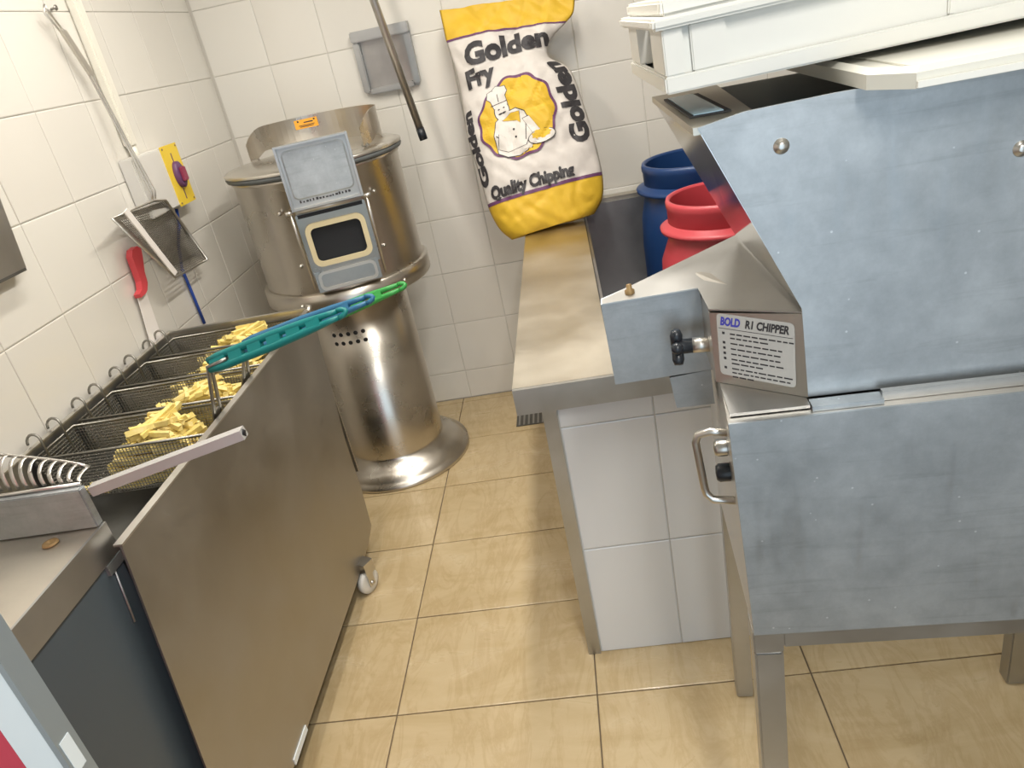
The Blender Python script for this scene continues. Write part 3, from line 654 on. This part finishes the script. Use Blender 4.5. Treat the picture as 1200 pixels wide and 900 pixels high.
# angled sticker box with its flat top reaching out over the chute
A_, B_ = Vector((.086, .030, 0)), Vector((-.014, .100, 0)); zt = 1.229
sb = MB(); sb.hexa([(.086, .030, 1.127), (.086, .25, 1.127), (-.016, .25, 1.127), (-.014, .100, 1.127)], [(.084, .030, zt + .008), (.084, .25, zt), (-.016, .25, zt), (-.016, .100, zt - .003)])
cbuild(sb, 'sticker_box', 'steel')
tp = MB().prism([(-.016, .100, zt), (.083, .034, zt + .008), (.088, .42, zt), (-.152, .205, zt - .006), (-.152, .187, zt - .006), (-.020, .187, zt - .002)], (0, 0, .002)); cbuild(tp, 'top_plate', 'rail')
cbuild(MB().box((-.010, .012, 1.1225), (.084, .10, 1.1265)), 'ledge', 'rail')
cbuild(MB().lathe([(.007, 0), (.007, .006), (.004, .007), (.004, .014), (0, .015)], (-.112, .212, zt - .004), 10), 'brass_bolt', 'rust')
d = (A_ - B_).normalized(); nn = Vector((d.y, -d.x, 0))
def sp3(s, z, off): p = B_ + d * s; return Vector((p.x, p.y, z)) + nn * off
LN = (A_ - B_).length
def s_of(z): return 0
st = MB(); st.add([sp3(.008 + (x + .5) * .100, 1.1825 + y * .086 - .02 * 0 + (x) * -.003, .0012) for x, y in [(p[0] / .100, p[1] / .086) for p in rrect(.100, .086, .006)]], [tuple(range(24))])
sto = cbuild(st, 'rating_sticker', 'sticker')
def on_sticker(txt, s0, z0, size, m, name, bold=0.0, shear=0.0, wid=.03):
    vs_, fs_ = text_geo(txt, size, bold, shear); b = MB(); kx = wid / (max(v.x for v in vs_) - min(v.x for v in vs_)); vs_ = [Vector((v.x * kx, v.y, 0)) for v in vs_]; b.add([sp3(s0 + v.x, z0 + v.y - .03 * (s0 + v.x - .05), .0016) for v in vs_], fs_); return cbuild(b, name, m, sto)
on_sticker('BOLD', .0125, 1.2105, .0155, 'blue_ink', 'lettering', .0007, .25, .0270)
on_sticker('R1 CHIPPER', .0455, 1.2105, .0150, 'ink', 'lettering', .0006, .25, .0555)
tb = MB()
def bar(s0, s1, z, h): 
    k = lambda s: -.03 * (s - .05)
    tb.add([sp3(s0, z + k(s0), .0015), sp3(s1, z + k(s1), .0015), sp3(s1, z + h + k(s1), .0015), sp3(s0, z + h + k(s0), .0015)], [(0, 1, 2, 3)])
bar(.010, .106, 1.2055, .0007)
zz = 1.200
for nl, bullet in ((.076, 1), (.048, 0), (.068, 1), (.064, 1), (.060, 1), (.068, 1), (.040, 0), (.070, 1), (.072, 0), (.030, 0)):
    if bullet:
        zz -= .0016
        bar(.0145, .0180, zz - .0005, .0034)
    s = .025
    while s < .025 + nl:
        wd = random.uniform(.004, .011); bar(s, s + wd, zz, .0019); s += wd + .0018
    zz -= .0058
cbuild(tb, 'small_print', 'ink', sto)
# outlet chute with its knob
chx = MB(); chx.hexa([(-.150, .200, 1.090), (-.006, .200, 1.096), (-.006, .33, 1.096), (-.150, .23, 1.090)], [(-.154, .192, zt - .0065), (-.018, .192, zt - .0025), (-.018, .32, zt - .0025), (-.154, .215, zt - .0065)]); cbuild(chx, 'outlet_chute', 'galv')
cbuild(MB().hexa([(-.064, .205, 1.036), (-.008, .205, 1.036), (-.006, .30, 1.036), (-.064, .30, 1.036)], [(-.070, .203, 1.089), (-.010, .203, 1.0945), (-.006, .30, 1.0945), (-.070, .25, 1.089)]), 'outlet_lip', 'galv')
cbuild(MB().tube([(-.014, .150, 1.16), (-.036, .152, 1.160)], .0105, 14), 'threaded_post', 'bright_wire')
kn = MB(); ax = Vector((-.033, .152, 1.160)); kd = Vector((-1, .06, 0)).normalized(); q = Matrix.Translation(ax) @ kd.to_track_quat('Z', 'Y').to_matrix().to_4x4()
kn.lathe([(0, 0), (.010, 0), (.0105, .016), (.0125, .020), (.0125, .026), (.010, .030), (0, .031)], (0, 0, 0), 20, mx=q)
for k in range(5):
    a = 2 * PI * k / 5 + .3; kn.tube([q @ Vector((0, 0, .024)), q @ Vector((.018 * math.cos(a), .018 * math.sin(a), .024)), q @ Vector((.025 * math.cos(a), .025 * math.sin(a), .024))], [.008, .0085, .006], 10)
cbuild(kn, 'star_knob', 'black')
# side handle and side knobs
hx_ = -.052
cbuild(MB().tube([(-.010, .055, 1.075), (-.030, .06, 1.076), (-.046, .065, 1.070), (-.050, .066, 1.058), (-.044, .066, .985), (-.042, .066, .974), (-.034, .062, .966), (-.004, .055, .966)], .0055, 10), 'side_handle', 'bright_wire')
cbuild(MB().lathe([(.012, 0), (.012, .012), (.009, .016), (0, .017)], (0, 0, 0), 16, mx=Matrix.Translation((-.010, .075, 1.040)) @ Matrix.Rotation(-PI / 2, 4, 'Y')), 'side_boss', 'bright_wire')
cbuild(MB().lathe([(.013, 0), (.013, .014), (.010, .018), (0, .019)], (0, 0, 0), 16, mx=Matrix.Translation((-.008, .075, 1.000)) @ Matrix.Rotation(-PI / 2, 4, 'Y')), 'side_knob', 'black')

# trays on the hopper
def P_ch(x, y, z): return Vector((.157 + x * math.cos(CA) + y * math.sin(CA), .80 - x * math.sin(CA) + y * math.cos(CA), z))
ty = thing('plastic_tray', 'shallow white plastic tray lying on the hopper rim, below the crate', 'tray', P_ch(.15, -.04, 1.4755), -CA + .05)
tm = MB(); o_ = [(.012, .0), (.62, .0), (.62, .40), (0, .40), (0, .04)]
o_ = [(.02, 0), (.62, 0), (.62, .40), (-.008, .40), (-.008, .045)]
i_ = [(.030, .012), (.608, .012), (.608, .388), (.006, .388), (.006, .050)]
z0, z1, z2 = 0, .019, .014
vs_ = [(x, y, z0) for x, y in o_] + [(x, y, z1 - .005) for x, y in o_] + [(x + (i[0] - x) * .5, y + (i[1] - y) * .5, z1) for (x, y), i in zip(o_, i_)] + [(x, y, z2) for x, y in i_]
fs_ = [(4, 3, 2, 1, 0)]
for r_ in range(3):
    for k in range(5): j = (k + 1) % 5; fs_.append((5 * r_ + k, 5 * r_ + j, 5 * r_ + 5 + j, 5 * r_ + 5 + k))
fs_.append((15, 16, 17, 18, 19)); tm.add(vs_, fs_).build('tray_body', 'white_plastic2', ty, local=True)
MB().box((.02, -.004, .001), (.62, -.0003, .007)).build('bottom_lip', 'white_plastic', ty, local=True)
MB().box((.03, .018, .0142), (.60, .38, .016)).build('tray_floor', 'white_plastic2', ty, local=True)

cr = thing('plastic_crate', 'white stacking crate with a handle slot in its end, on top of the tray', 'crate', P_ch(-.046, .080, 1.4955), -CA + .075)
cr.rotation_euler = (0, -.020, -CA + .075)
CW, CD, CH = .62, .34, .084
b = MB(); t_ = .012
b.box((.012, .012, .0), (CW - .012, CD - .012, .006)); b.box((.012, .012, .006), (CW - .012, .012 + .004, CH - .006)); b.box((.012, CD - .016, .006), (CW - .012, CD - .012, CH - .006)); b.box((.024, .016, .006), (.028, CD - .016, CH - .006)); b.box((CW - .028, .016, .006), (CW - .024, CD - .016, CH - .006))
b.build('shell', 'white_plastic', cr, local=True)
b = MB(); b.box((.002, .002, .0), (CW - .002, .0118, .018), bev=.002); b.box((.002, CD - .0118, .0), (CW - .002, CD - .002, .018), bev=.002); b.box((.002, .012, .0), (.0118, CD - .012, .018), bev=.002); b.box((CW - .0118, .012, .0), (CW - .002, CD - .012, .018), bev=.002); b.build('base_band', 'white_plastic', cr, local=True)
b = MB(); 
for (zz0, zz1, off) in ((CH - .018, CH - .006, -.006), (CH - .006, CH + .010, .006)):
    b.box((off, off, zz0), (CW - off, .016 + off, zz1), bev=.003); b.box((off, CD - .016 - off, zz0), (CW - off, CD - off, zz1), bev=.003); b.box((off, .016 + off, zz0), (.016 + off, CD - .016 - off, zz1), bev=.003); b.box((CW - .016 - off, .016 + off, zz0), (CW - off, CD - .016 - off, zz1), bev=.003)
b.build('top_rim', 'white_plastic', cr, local=True)
for (lo, hi) in (((.004, .004, .018), (.026, .0118, CH - .018)), ((.004, .012, .018), (.0235, .10, CH - .018)), ((.004, CD - .11, .018), (.0235, CD - .012, CH - .018)), ((.034, .006, .018), (.072, .0118, CH - .018)), ((.30, .008, .018), (.307, .0118, CH - .018)), ((.48, .006, .018), (.50, .0118, CH - .018)), ((.58, .006, .018), (.60, .0118, CH - .018))):
    MB().box(lo, hi, bev=.0015).build('rib', 'white_plastic', cr, local=True)

# ================================================================== POTATO SACK
rows = [((-.389, 3.153, 1.687), (.121, 3.138, 1.642)), ((-.386, 3.135, 1.633), (.106, 3.119, 1.587)), ((-.383, 3.116, 1.576), (.075, 3.110, 1.558)), ((-.371, 3.091, 1.499), (.010, 3.095, 1.512)), ((-.363, 3.064, 1.420), (-.009, 3.076, 1.456)), ((-.363, 3.034, 1.329), (.062, 3.057, 1.396)), ((-.363, 2.999, 1.222), (.095, 3.012, 1.262)), ((-.346, 2.963, 1.111), (.114, 2.972, 1.138)), ((-.330, 2.918, .975), (.124, 2.932, 1.018)), ((-.301, 2.890, .891), (.111, 2.904, .935)), ((-.259, 2.874, .843), (.070, 2.887, .883))]
rows = [(Vector(a), Vector(b)) for a, b in rows]
def catm(v, k):
    x = min(max(v, 0), 1) * 10; i = min(int(x), 9); t = x - i; P = lambda j: rows[min(max(j, 0), 10)][k]
    p0, p1, p2, p3 = P(i - 1), P(i), P(i + 1), P(i + 2)
    return .5 * ((2 * p1) + (p2 - p0) * t + (2 * p0 - 5 * p1 + 4 * p2 - p3) * t * t + (3 * p1 - p0 - 3 * p2 + p3) * t ** 3)
BN = Vector((0, -.95, .312))
def thick(v):
    if v < .2: return .014 + .03 * (v / .2) ** 1.5
    if v < .55: return .044 + .041 * math.sin((v - .2) / .35 * PI / 2)
    if v < .85: return .085
    return .085 - .03 * ((v - .85) / .15) ** 2
def bag_pt(s, v, side=1):
    L, R = catm(v, 0), catm(v, 1); p = L.lerp(R, s); e = max(0, 1 - abs(2 * s - 1) ** 2.4) ** .62
    h = thick(v) * e
    amp = .014 * (1 + 1.6 * math.exp(-((v - .33) / .13) ** 2)) * min(1, e * 1.5)
    wr = amp * noise.noise((p.x * 7 + 3, p.z * 5, 1.7)) + .009 * min(1, e * 1.5) * noise.noise((p.x * 26 + p.z * 14, p.z * 22, 5.1))
    # diagonal creases from the waist and folded bottom
    wr += .012 * e * math.exp(-((v - .36) / .10) ** 2) * math.sin((p.x * 30 + p.z * 42)) * max(0, s - .35)
    wr -= .034 * min(1, e * 1.4) * (.35 + math.exp(-((v - .30) / .14) ** 2)) * max(0, .28 - abs(noise.noise((p.x * 6 + p.z * 5, p.z * 3 - p.x * 2, 9.3))) * 1.6)
    wr -= .018 * min(1, e * 1.4) * max(0, .3 - abs(noise.noise((p.x * 9 - p.z * 8, p.z * 6, 2.2))) * 1.8)
    if v > .84: wr += .008 * e * math.sin(s * 9 + v * 20) * (v - .84) / .16
    q = p + BN * (h + wr) if side > 0 else p - BN * (h * .55)
    if q.y > 3.262: q.y = 3.262
    if q.x > -.206 and q.z < .8635: q.z = .8635
    return q
NS, NV = 56, 100
bm_ = MB(); vv = []; ff = []; mm = []
vlist = [k / NV for k in range(NV + 1)]
for v in vlist:
    for k in range(NS + 1): vv.append(bag_pt(k / NS, v, 1))
    for k in range(NS - 1, 0, -1): vv.append(bag_pt(k / NS, v, -1))
ring = 2 * NS
for i in range(NV):
    for k in range(ring): ff.append((i * ring + k, (i + 1) * ring + k, (i + 1) * ring + (k + 1) % ring, i * ring + (k + 1) % ring)); mm.append(1 if (vlist[i] + .5 / NV < .2 or vlist[i] + .5 / NV > .8) else 0)
for i in (0, NV):
    for k in range(1, NS):   # close the ends front to back
        a, b, c_, d_ = i * ring + k, i * ring + (k + 1) % ring, i * ring + (ring - k - 1) % ring, i * ring + (ring - k) % ring
        if k == NS - 1: continue
        ff.append((a, b, c_, d_) if i == 0 else (d_, c_, b, a)); mm.append(1)
sk = thing('potato_sack', 'full white and yellow paper potato sack leaning on the back wall', 'sack', (-.12, 2.95, .863))
bm_.add(vv, ff, True); bm_.mi = mm; bag = bm_.build('paper_bag', ['bag_white', 'bag_yellow'], sk)
zc = [(a.z + b.z) / 2 for a, b in rows]
def v_of(t):
    if t >= zc[0]: return 0.0
    for i in range(10):
        if zc[i] >= t >= zc[i + 1]: return (i + (zc[i] - t) / (zc[i] - zc[i + 1])) / 10
    return 1.0
def bag_print(X, t, off=.003):
    v = v_of(t); L, R = catm(v, 0), catm(v, 1); s = (X - L.x) / (R.x - L.x); return bag_pt(min(max(s, .005), .995), v) + BN * off
def bag_side(s, t, off=.003): return bag_pt(min(max(s, .004), .996), v_of(t)) + BN * off
def printed(vs_, fs_, f, name, m, off, step=.008):
    v2, f2 = slice_geo(vs_, fs_, step); b = MB(); b.add([f(v.x, v.y, off * 1.6) for v in v2], f2, False); return b.build(name, m, bag)
def bag_text(txt, X, t, size, tilt=0.0, bold=.004, xs=1.0, name='lettering'):
    vs_, fs_ = text_geo(txt, size, bold); ca, sa = math.cos(tilt), math.sin(tilt)
    vs_ = [Vector((X + v.x * xs * ca - v.y * sa, t + v.x * xs * sa + v.y * ca, 0)) for v in vs_]
    return printed(vs_, fs_, bag_print, name, 'ink', .003)
bag_text('Golden', -.318, 1.470, .094, .03, .0046, 1.14)
bag_text('Fry', -.326, 1.404, .072, .06, .0038, 1.12)
bag_text('Quality Chipping', -.305, 1.012, .058, .02, .0034, .82)
def side_text(txt, s0, t0, size, k, squash=1.0, bold=.0052):
    vs_, fs_ = text_geo(txt, size, bold)
    vs_ = [Vector((s0 - v.y / .46 * squash, t0 + v.x * k, 0)) for v in vs_]
    v2, f2 = slice_geo(vs_, fs_, .012); b = MB(); b.add([bag_side(v.x, v.y) for v in v2], [f[::-1] for f in f2], True); b.build('lettering', 'ink', bag)
side_text('Golden', .965, 1.125, .092, 1.0)
side_text('Golden', .075, 1.06, .092, 1.02, .55)
# purple border lines
for v0, v1 in ((.196, .208), (.793, .804)):
    b = MB(); vs_ = []
    for k in range(61):
        s = .004 + .992 * k / 60; vs_ += [bag_pt(s, v0) + BN * .002, bag_pt(s, (v0 + v1) / 2) + BN * .002, bag_pt(s, v1) + BN * .002]
    b.add(vs_, [q for k in range(60) for q in ((3 * k, 3 * k + 1, 3 * k + 4, 3 * k + 3), (3 * k + 1, 3 * k + 2, 3 * k + 5, 3 * k + 4))], True); b.build('border_line', 'purple_ink', bag)
# emblem: wavy yellow roundel with a chef holding a dish
EX, ET = -.160, 1.256
def poly(pts, m, off, name='emblem'):
    return printed([Vector((EX + x, ET + y, 0)) for x, y in pts], [tuple(range(len(pts)))], bag_print, name, m, off)
def wavy(r, n=96): return [((r + .004 * math.cos(11 * 2 * PI * k / n)) * 1.08 * math.cos(2 * PI * k / n), (r + .004 * math.cos(11 * 2 * PI * k / n)) * math.sin(2 * PI * k / n)) for k in range(n)]
poly(wavy(.139), 'purple_ink', .0028); poly(wavy(.130), 'bag_yellow', .0034)
def blob(cx, cy, rx, ry, rot=0, n=28, wob=0, wn=5):
    ca, sa = math.cos(rot), math.sin(rot); r = []
    for k in range(n):
        a = 2 * PI * k / n; x = rx * (1 + wob * math.cos(wn * a)) * math.cos(a); y = ry * (1 + wob * math.cos(wn * a)) * math.sin(a); r.append((cx + x * ca - y * sa, cy + x * sa + y * ca))
    return r
def lined(pts, m, off, g_=.0035):
    cx = sum(p[0] for p in pts) / len(pts); cy = sum(p[1] for p in pts) / len(pts); R_ = max(math.hypot(p[0] - cx, p[1] - cy) for p in pts); k = 1 + g_ / R_
    poly([(cx + (x - cx) * k, cy + (y - cy) * k) for x, y in pts], 'ink', off); poly(pts, m, off + .0006)
lined([(-.088, -.104), (-.094, -.04), (-.080, .005), (-.050, .025), (.000, .030), (.030, .012), (.048, -.030), (.060, -.070), (.040, -.112), (-.01, -.128), (-.055, -.124)], 'white_ink', .0038)
lined([(-.078, .050), (-.088, .080), (-.100, .092), (-.096, .112), (-.078, .116), (-.062, .124), (-.044, .118), (-.028, .116), (-.022, .100), (-.032, .086), (-.026, .054)], 'white_ink', .0044)
lined(blob(-.051, .036, .027, .030, .1), 'white_ink', .0042)
for q in ((-.062, .044, .004, .0022), (-.042, .046, .004, .0022), (-.058, .029, .008, .0028), (-.044, .030, .008, .0028)): poly(blob(*q, .1), 'ink', .0055)
poly([(-.090, .064), (-.026, .068), (-.026, .0655), (-.090, .0615)], 'ink', .0055); poly([(-.062, .10), (-.059, .10), (-.057, .07), (-.060, .07)], 'ink', .0055)
for k in range(3): poly(blob(-.018 + .004 * k, -.035 - .028 * k, .004, .004), 'ink', .0052)
poly([(-.088, -.045), (-.060, -.070), (-.058, -.068), (-.086, -.042)], 'ink', .0053); poly([(.030, -.020), (.020, -.085), (.023, -.085), (.033, -.020)], 'ink', .0053)
lined([(-.055, .004), (-.02, .020), (.012, .018), (.010, -.02), (-.002, -.008), (-.03, -.002)], 'bag_yellow', .0052, .002)
lined([(.020, -.010), (.045, -.008), (.075, -.055), (.098, -.078), (.085, -.092), (.055, -.075)], 'white_ink', .0050, .003)
lined([(-.075, -.04), (-.085, -.09), (-.05, -.108), (.02, -.100), (.03, -.082), (-.03, -.082), (-.05, -.060)], 'white_ink', .0050, .003)
lined(blob(.082, -.084, .050, .022, .08), 'white_ink', .0056); poly(blob(.082, -.076, .036, .016, .08, 28, .12, 9), 'bag_yellow', .0066)

# ================================================================== BACK WALL FITTINGS
wp = thing('recessed_plate', 'recessed square steel plate with a raised frame, on the tiled back wall', 'plate', (-.63, 3.25, 1.44))
x0, x1, z0, z1 = -.770, -.535, 1.440, 1.678
def wmap(x, y, d): return Vector((x, 3.2685 - d, y))
o_ = [(x0, z1), (x0 + .002, z0 + .02), (x0 + .02, z0), (x1 - .02, z0), (x1, z0 + .02), (x1 - .002, z1)]
o_ = [(x0, z0 + .015), (x0 + .015, z0), (x1 - .015, z0), (x1, z0 + .015), (x1, z1), (x0, z1)][::1]
b = MB(); b.prism([wmap(x, z, 0) for x, z in o_], (0, -.006, 0)); b.build('back_plate', 'pipe', wp)
b = MB(); b.box((x0, 3.222, z1 - .040), (x1, 3.262, z1), bev=.004); b.box((x0, 3.235, z0 + .01), (x0 + .026, 3.262, z1 - .041), bev=.004); b.box((x1 - .026, 3.235, z0 + .01), (x1, 3.262, z1 - .041), bev=.004); b.box((x0 + .027, 3.235, z0), (x1 - .027, 3.262, z0 + .022), bev=.004)
b.build('frame', 'rail', wp)
pp = thing('water_pipe', 'grey steel water pipe with a dark end, hanging down before the wall plate', 'pipe', (-.55, 3.05, 1.25))
p0, p1 = Vector((-.541, 3.05, 1.252)), Vector((-.606, 3.05, 1.762)); dd = (p1 - p0).normalized()
top_z = CZ; pe = p0 + dd * ((top_z - p0.z) / dd.z)
MB().tube([p0 + dd * .04, pe], .0150, 16).build('tube', 'pipe', pp); MB().tube([p0, p0 + dd * .045], .0165, 16).build('end_sleeve', 'black', pp)
fd = thing('floor_drain', 'small dark floor drain grate beside the counter corner', 'drain', (-.30, 2.95, 0))
b = MB(); b.box((-.40, 2.90, .0005), (-.26, 3.01, .003)); b.build('drain_plate', 'dark_steel', fd)
b = MB()
for k in range(6): MB().box((-.39 + .021 * k, 2.905, .0031), (-.382 + .021 * k, 3.005, .0045)).build('bar', 'rail', fd)

# ================================================================== LEFT WALL FITTINGS
sw = thing('isolator_switch', 'grey isolator switch box with a yellow plate and rotary knob, left wall', 'switch', (-1.37, 2.55, 1.24))
X1 = -1.335
b = MB(); b.box((WX + .001, 2.36, 1.250), (X1, 2.660, 1.442), bev=.004); b.build('box', 'switch_grey', sw)
b = MB(); b.box((X1 + .0003, 2.545, 1.246), (X1 + .004, 2.662, 1.446)); ypl = b.build('yellow_plate', 'yellow', sw)
q = Matrix.Translation((X1 + .004, 2.602, 1.345)) @ Matrix.Rotation(PI / 2, 4, 'Y')
b = MB(); b.lathe([(.033, 0), (.033, .012), (.028, .016), (0, .016)], (0, 0, 0), 28, mx=q @ Matrix.Diagonal((1.35, .9, 1, 1))); b.build('knob', 'purple', sw)
b = MB(); b.box((X1 + .020, 2.586, 1.321), (X1 + .030, 2.620, 1.369), bev=.003); b.build('knob_bar', 'knob_red', sw)
b = MB(); b.box((X1 + .0041, 2.598, 1.262), (X1 + .0046, 2.604, 1.302)); b.box((X1 + .0041, 2.600, 1.388), (X1 + .0046, 2.606, 1.418)); b.build('plate_mark', 'purple', ypl)
for yy, zz in ((2.555, 1.437), (2.653, 1.437), (2.555, 1.255), (2.653, 1.255)):
    MB().lathe([(.004, 0), (.003, .002), (0, .002)], (0, 0, 0), 10, mx=Matrix.Translation((X1 + .004, yy, zz)) @ Matrix.Rotation(PI / 2, 4, 'Y')).build('screw', 'rust', ypl)
cd = thing('cable_conduit', 'cream plastic conduit running down the left wall to the switch', 'conduit', (-1.36, 2.45, 1.44))
MB().box((WX + .001, 2.425, 1.470), (-1.352, 2.465, CZ), bev=.006).build('conduit', 'cream_pvc', cd); MB().tube([(-1.366, 2.445, 1.432), (-1.366, 2.445, 1.470)], .014, 12).build('gland', 'cream_pvc', cd)
tag(MB().tube([(-1.366, 2.57, 1.238), (-1.366, 2.55, 1.19), (-1.370, 2.50, 1.13), (-1.374, 2.47, 1.05), (-1.376, 2.478, .93), (-1.377, 2.482, .84)], .0055, 8).build('power_cable', 'blue_cord'), 'thin blue cable hanging down the left wall behind the skimmer', 'cable')
# skimmer
sm = thing('wire_skimmer', 'long handled wire mesh skimmer scoop hanging from a nail on left wall', 'skimmer', (-1.34, 2.35, 1.0))
A = Vector((-1.285, 2.055, 1.318)); B = Vector((-1.318, 2.355, 1.306)); Bb = Vector((-1.322, 2.440, 1.290)); Cc = Vector((-1.322, 2.565, 1.046)); D = Vector((-1.300, 2.276, 1.071))
MB().tube([A, B, Bb, Cc, D], .0045, 8, closed=True).build('rim', 'bright_wire', sm)
a2, b2, c2, d2 = Vector((-1.365, 2.22, 1.285)), Vector((-1.333, 2.48, 1.262)), Vector((-1.366, 2.585, 1.065)), Vector((-1.362, 2.37, 1.085))
b = MB(); wires(b, a2, b2, d2, c2, 30, 28, .0015); wires(b, A, D, a2, d2, 30, 8, .0015); wires(b, Bb, Cc, b2, c2, 28, 4, .0015); wires(b, A, Bb, a2, b2, 28, 7, .0015); wires(b, D, Cc, d2, c2, 22, 5, .0015)
stuff(b.build('wire_mesh', 'skim_wire', sm))
b = MB(); b.hexa([Vector((-1.292, 2.13, 1.318)), Vector((-1.288, 2.13, 1.318)), Vector((-1.288, 2.155, 1.325)), Vector((-1.292, 2.155, 1.325))][::-1], [D + Vector((.0, -.004, .006)), D + Vector((.004, -.004, .006)), D + Vector((.004, .02, .012)), D + Vector((0, .02, .012))][::-1]); b.build('brace_strip', 'blade', sm)
h0 = Vector((-1.318, 2.365, 1.310)); hp_ = [Vector((-1.316, 2.375, 1.33)), Vector((-1.334, 2.365, 1.50)), Vector((-1.352, 2.352, 1.69))]
for k, dy in enumerate((-.008, .008)):
    MB().tube([h0 + Vector((0, dy * 1.2, 0)), hp_[0] + Vector((0, dy * 1.3, 0)), hp_[1] + Vector((0, dy * .8, 0)), hp_[2] + Vector((0, dy, 0)), Vector((-1.353, 2.300 + dy, 1.81)), Vector((-1.353, 2.262 + dy * 1.4, 1.862)), Vector((-1.351, 2.262, 1.880))], .0035, 7).build('handle_wire', 'bright_wire', sm)
b = MB(); b.hexa([Vector((-1.350, 2.340, 1.69)), Vector((-1.346, 2.340, 1.69)), Vector((-1.346, 2.366, 1.69)), Vector((-1.350, 2.366, 1.69))], [Vector((-1.351, 2.286, 1.815)), Vector((-1.347, 2.286, 1.815)), Vector((-1.347, 2.312, 1.815)), Vector((-1.351, 2.312, 1.815))]); b.build('grip_plate', 'steel', sm)
nl = MB().tube([(WX, 2.345, 1.876), (-1.345, 2.30, 1.872)], .0035, 8); nl.lathe([(.008, 0), (.007, .003), (0, .003)], (0, 0, 0), 12, mx=Matrix.Translation((-1.345, 2.30, 1.872)) @ Matrix.Rotation(PI / 2, 4, 'Y')); tag(nl.build('nail', 'wire'), 'small steel nail in the left wall that carries the skimmer', 'nail')
# scraper with red handle, stuck behind the trough
sr = thing('scraper', 'red handled scraper with a pale blade, stuck behind the trough rim', 'scraper', (-1.37, 2.15, .85))
pr_ = [(2.168, 1.058), (2.198, 1.060), (2.214, 1.066), (2.232, 1.085), (2.240, 1.12), (2.262, 1.160), (2.272, 1.185), (2.255, 1.198), (2.225, 1.195), (2.208, 1.178), (2.206, 1.150), (2.202, 1.10), (2.190, 1.078), (2.165, 1.070)]
b = MB(); b.prism([(-1.376, y - .02, z) for y, z in pr_], (.020, 0, 0)); hb = b.build('handle', 'handle_red', sr)
b = MB(); b.prism([(-1.3725, 2.152, 1.0575), (-1.3725, 2.206, 1.0575), (-1.3715, 2.180, .86), (-1.3715, 2.105, .86)], (.003, 0, 0)); b.build('blade', 'blade', sr)
wbx = thing('steel_cabinet', 'corner of a flat grey steel wall panel at the left edge of the picture', 'panel', (-1.37, 1.4, 1.28))
MB().prism([(WX + .001, 1.1, 1.287), (WX + .001, 1.735, 1.287), (WX + .001, 1.815, 1.85), (WX + .001, 1.1, 1.85)], (.035, 0, 0)).build('panel_sheet', 'rail', wbx)
MB().box((WX + .001, 1.10, 1.280), (WX + .037, 1.732, 1.2868)).build('bottom_edge', 'dark_steel', wbx)
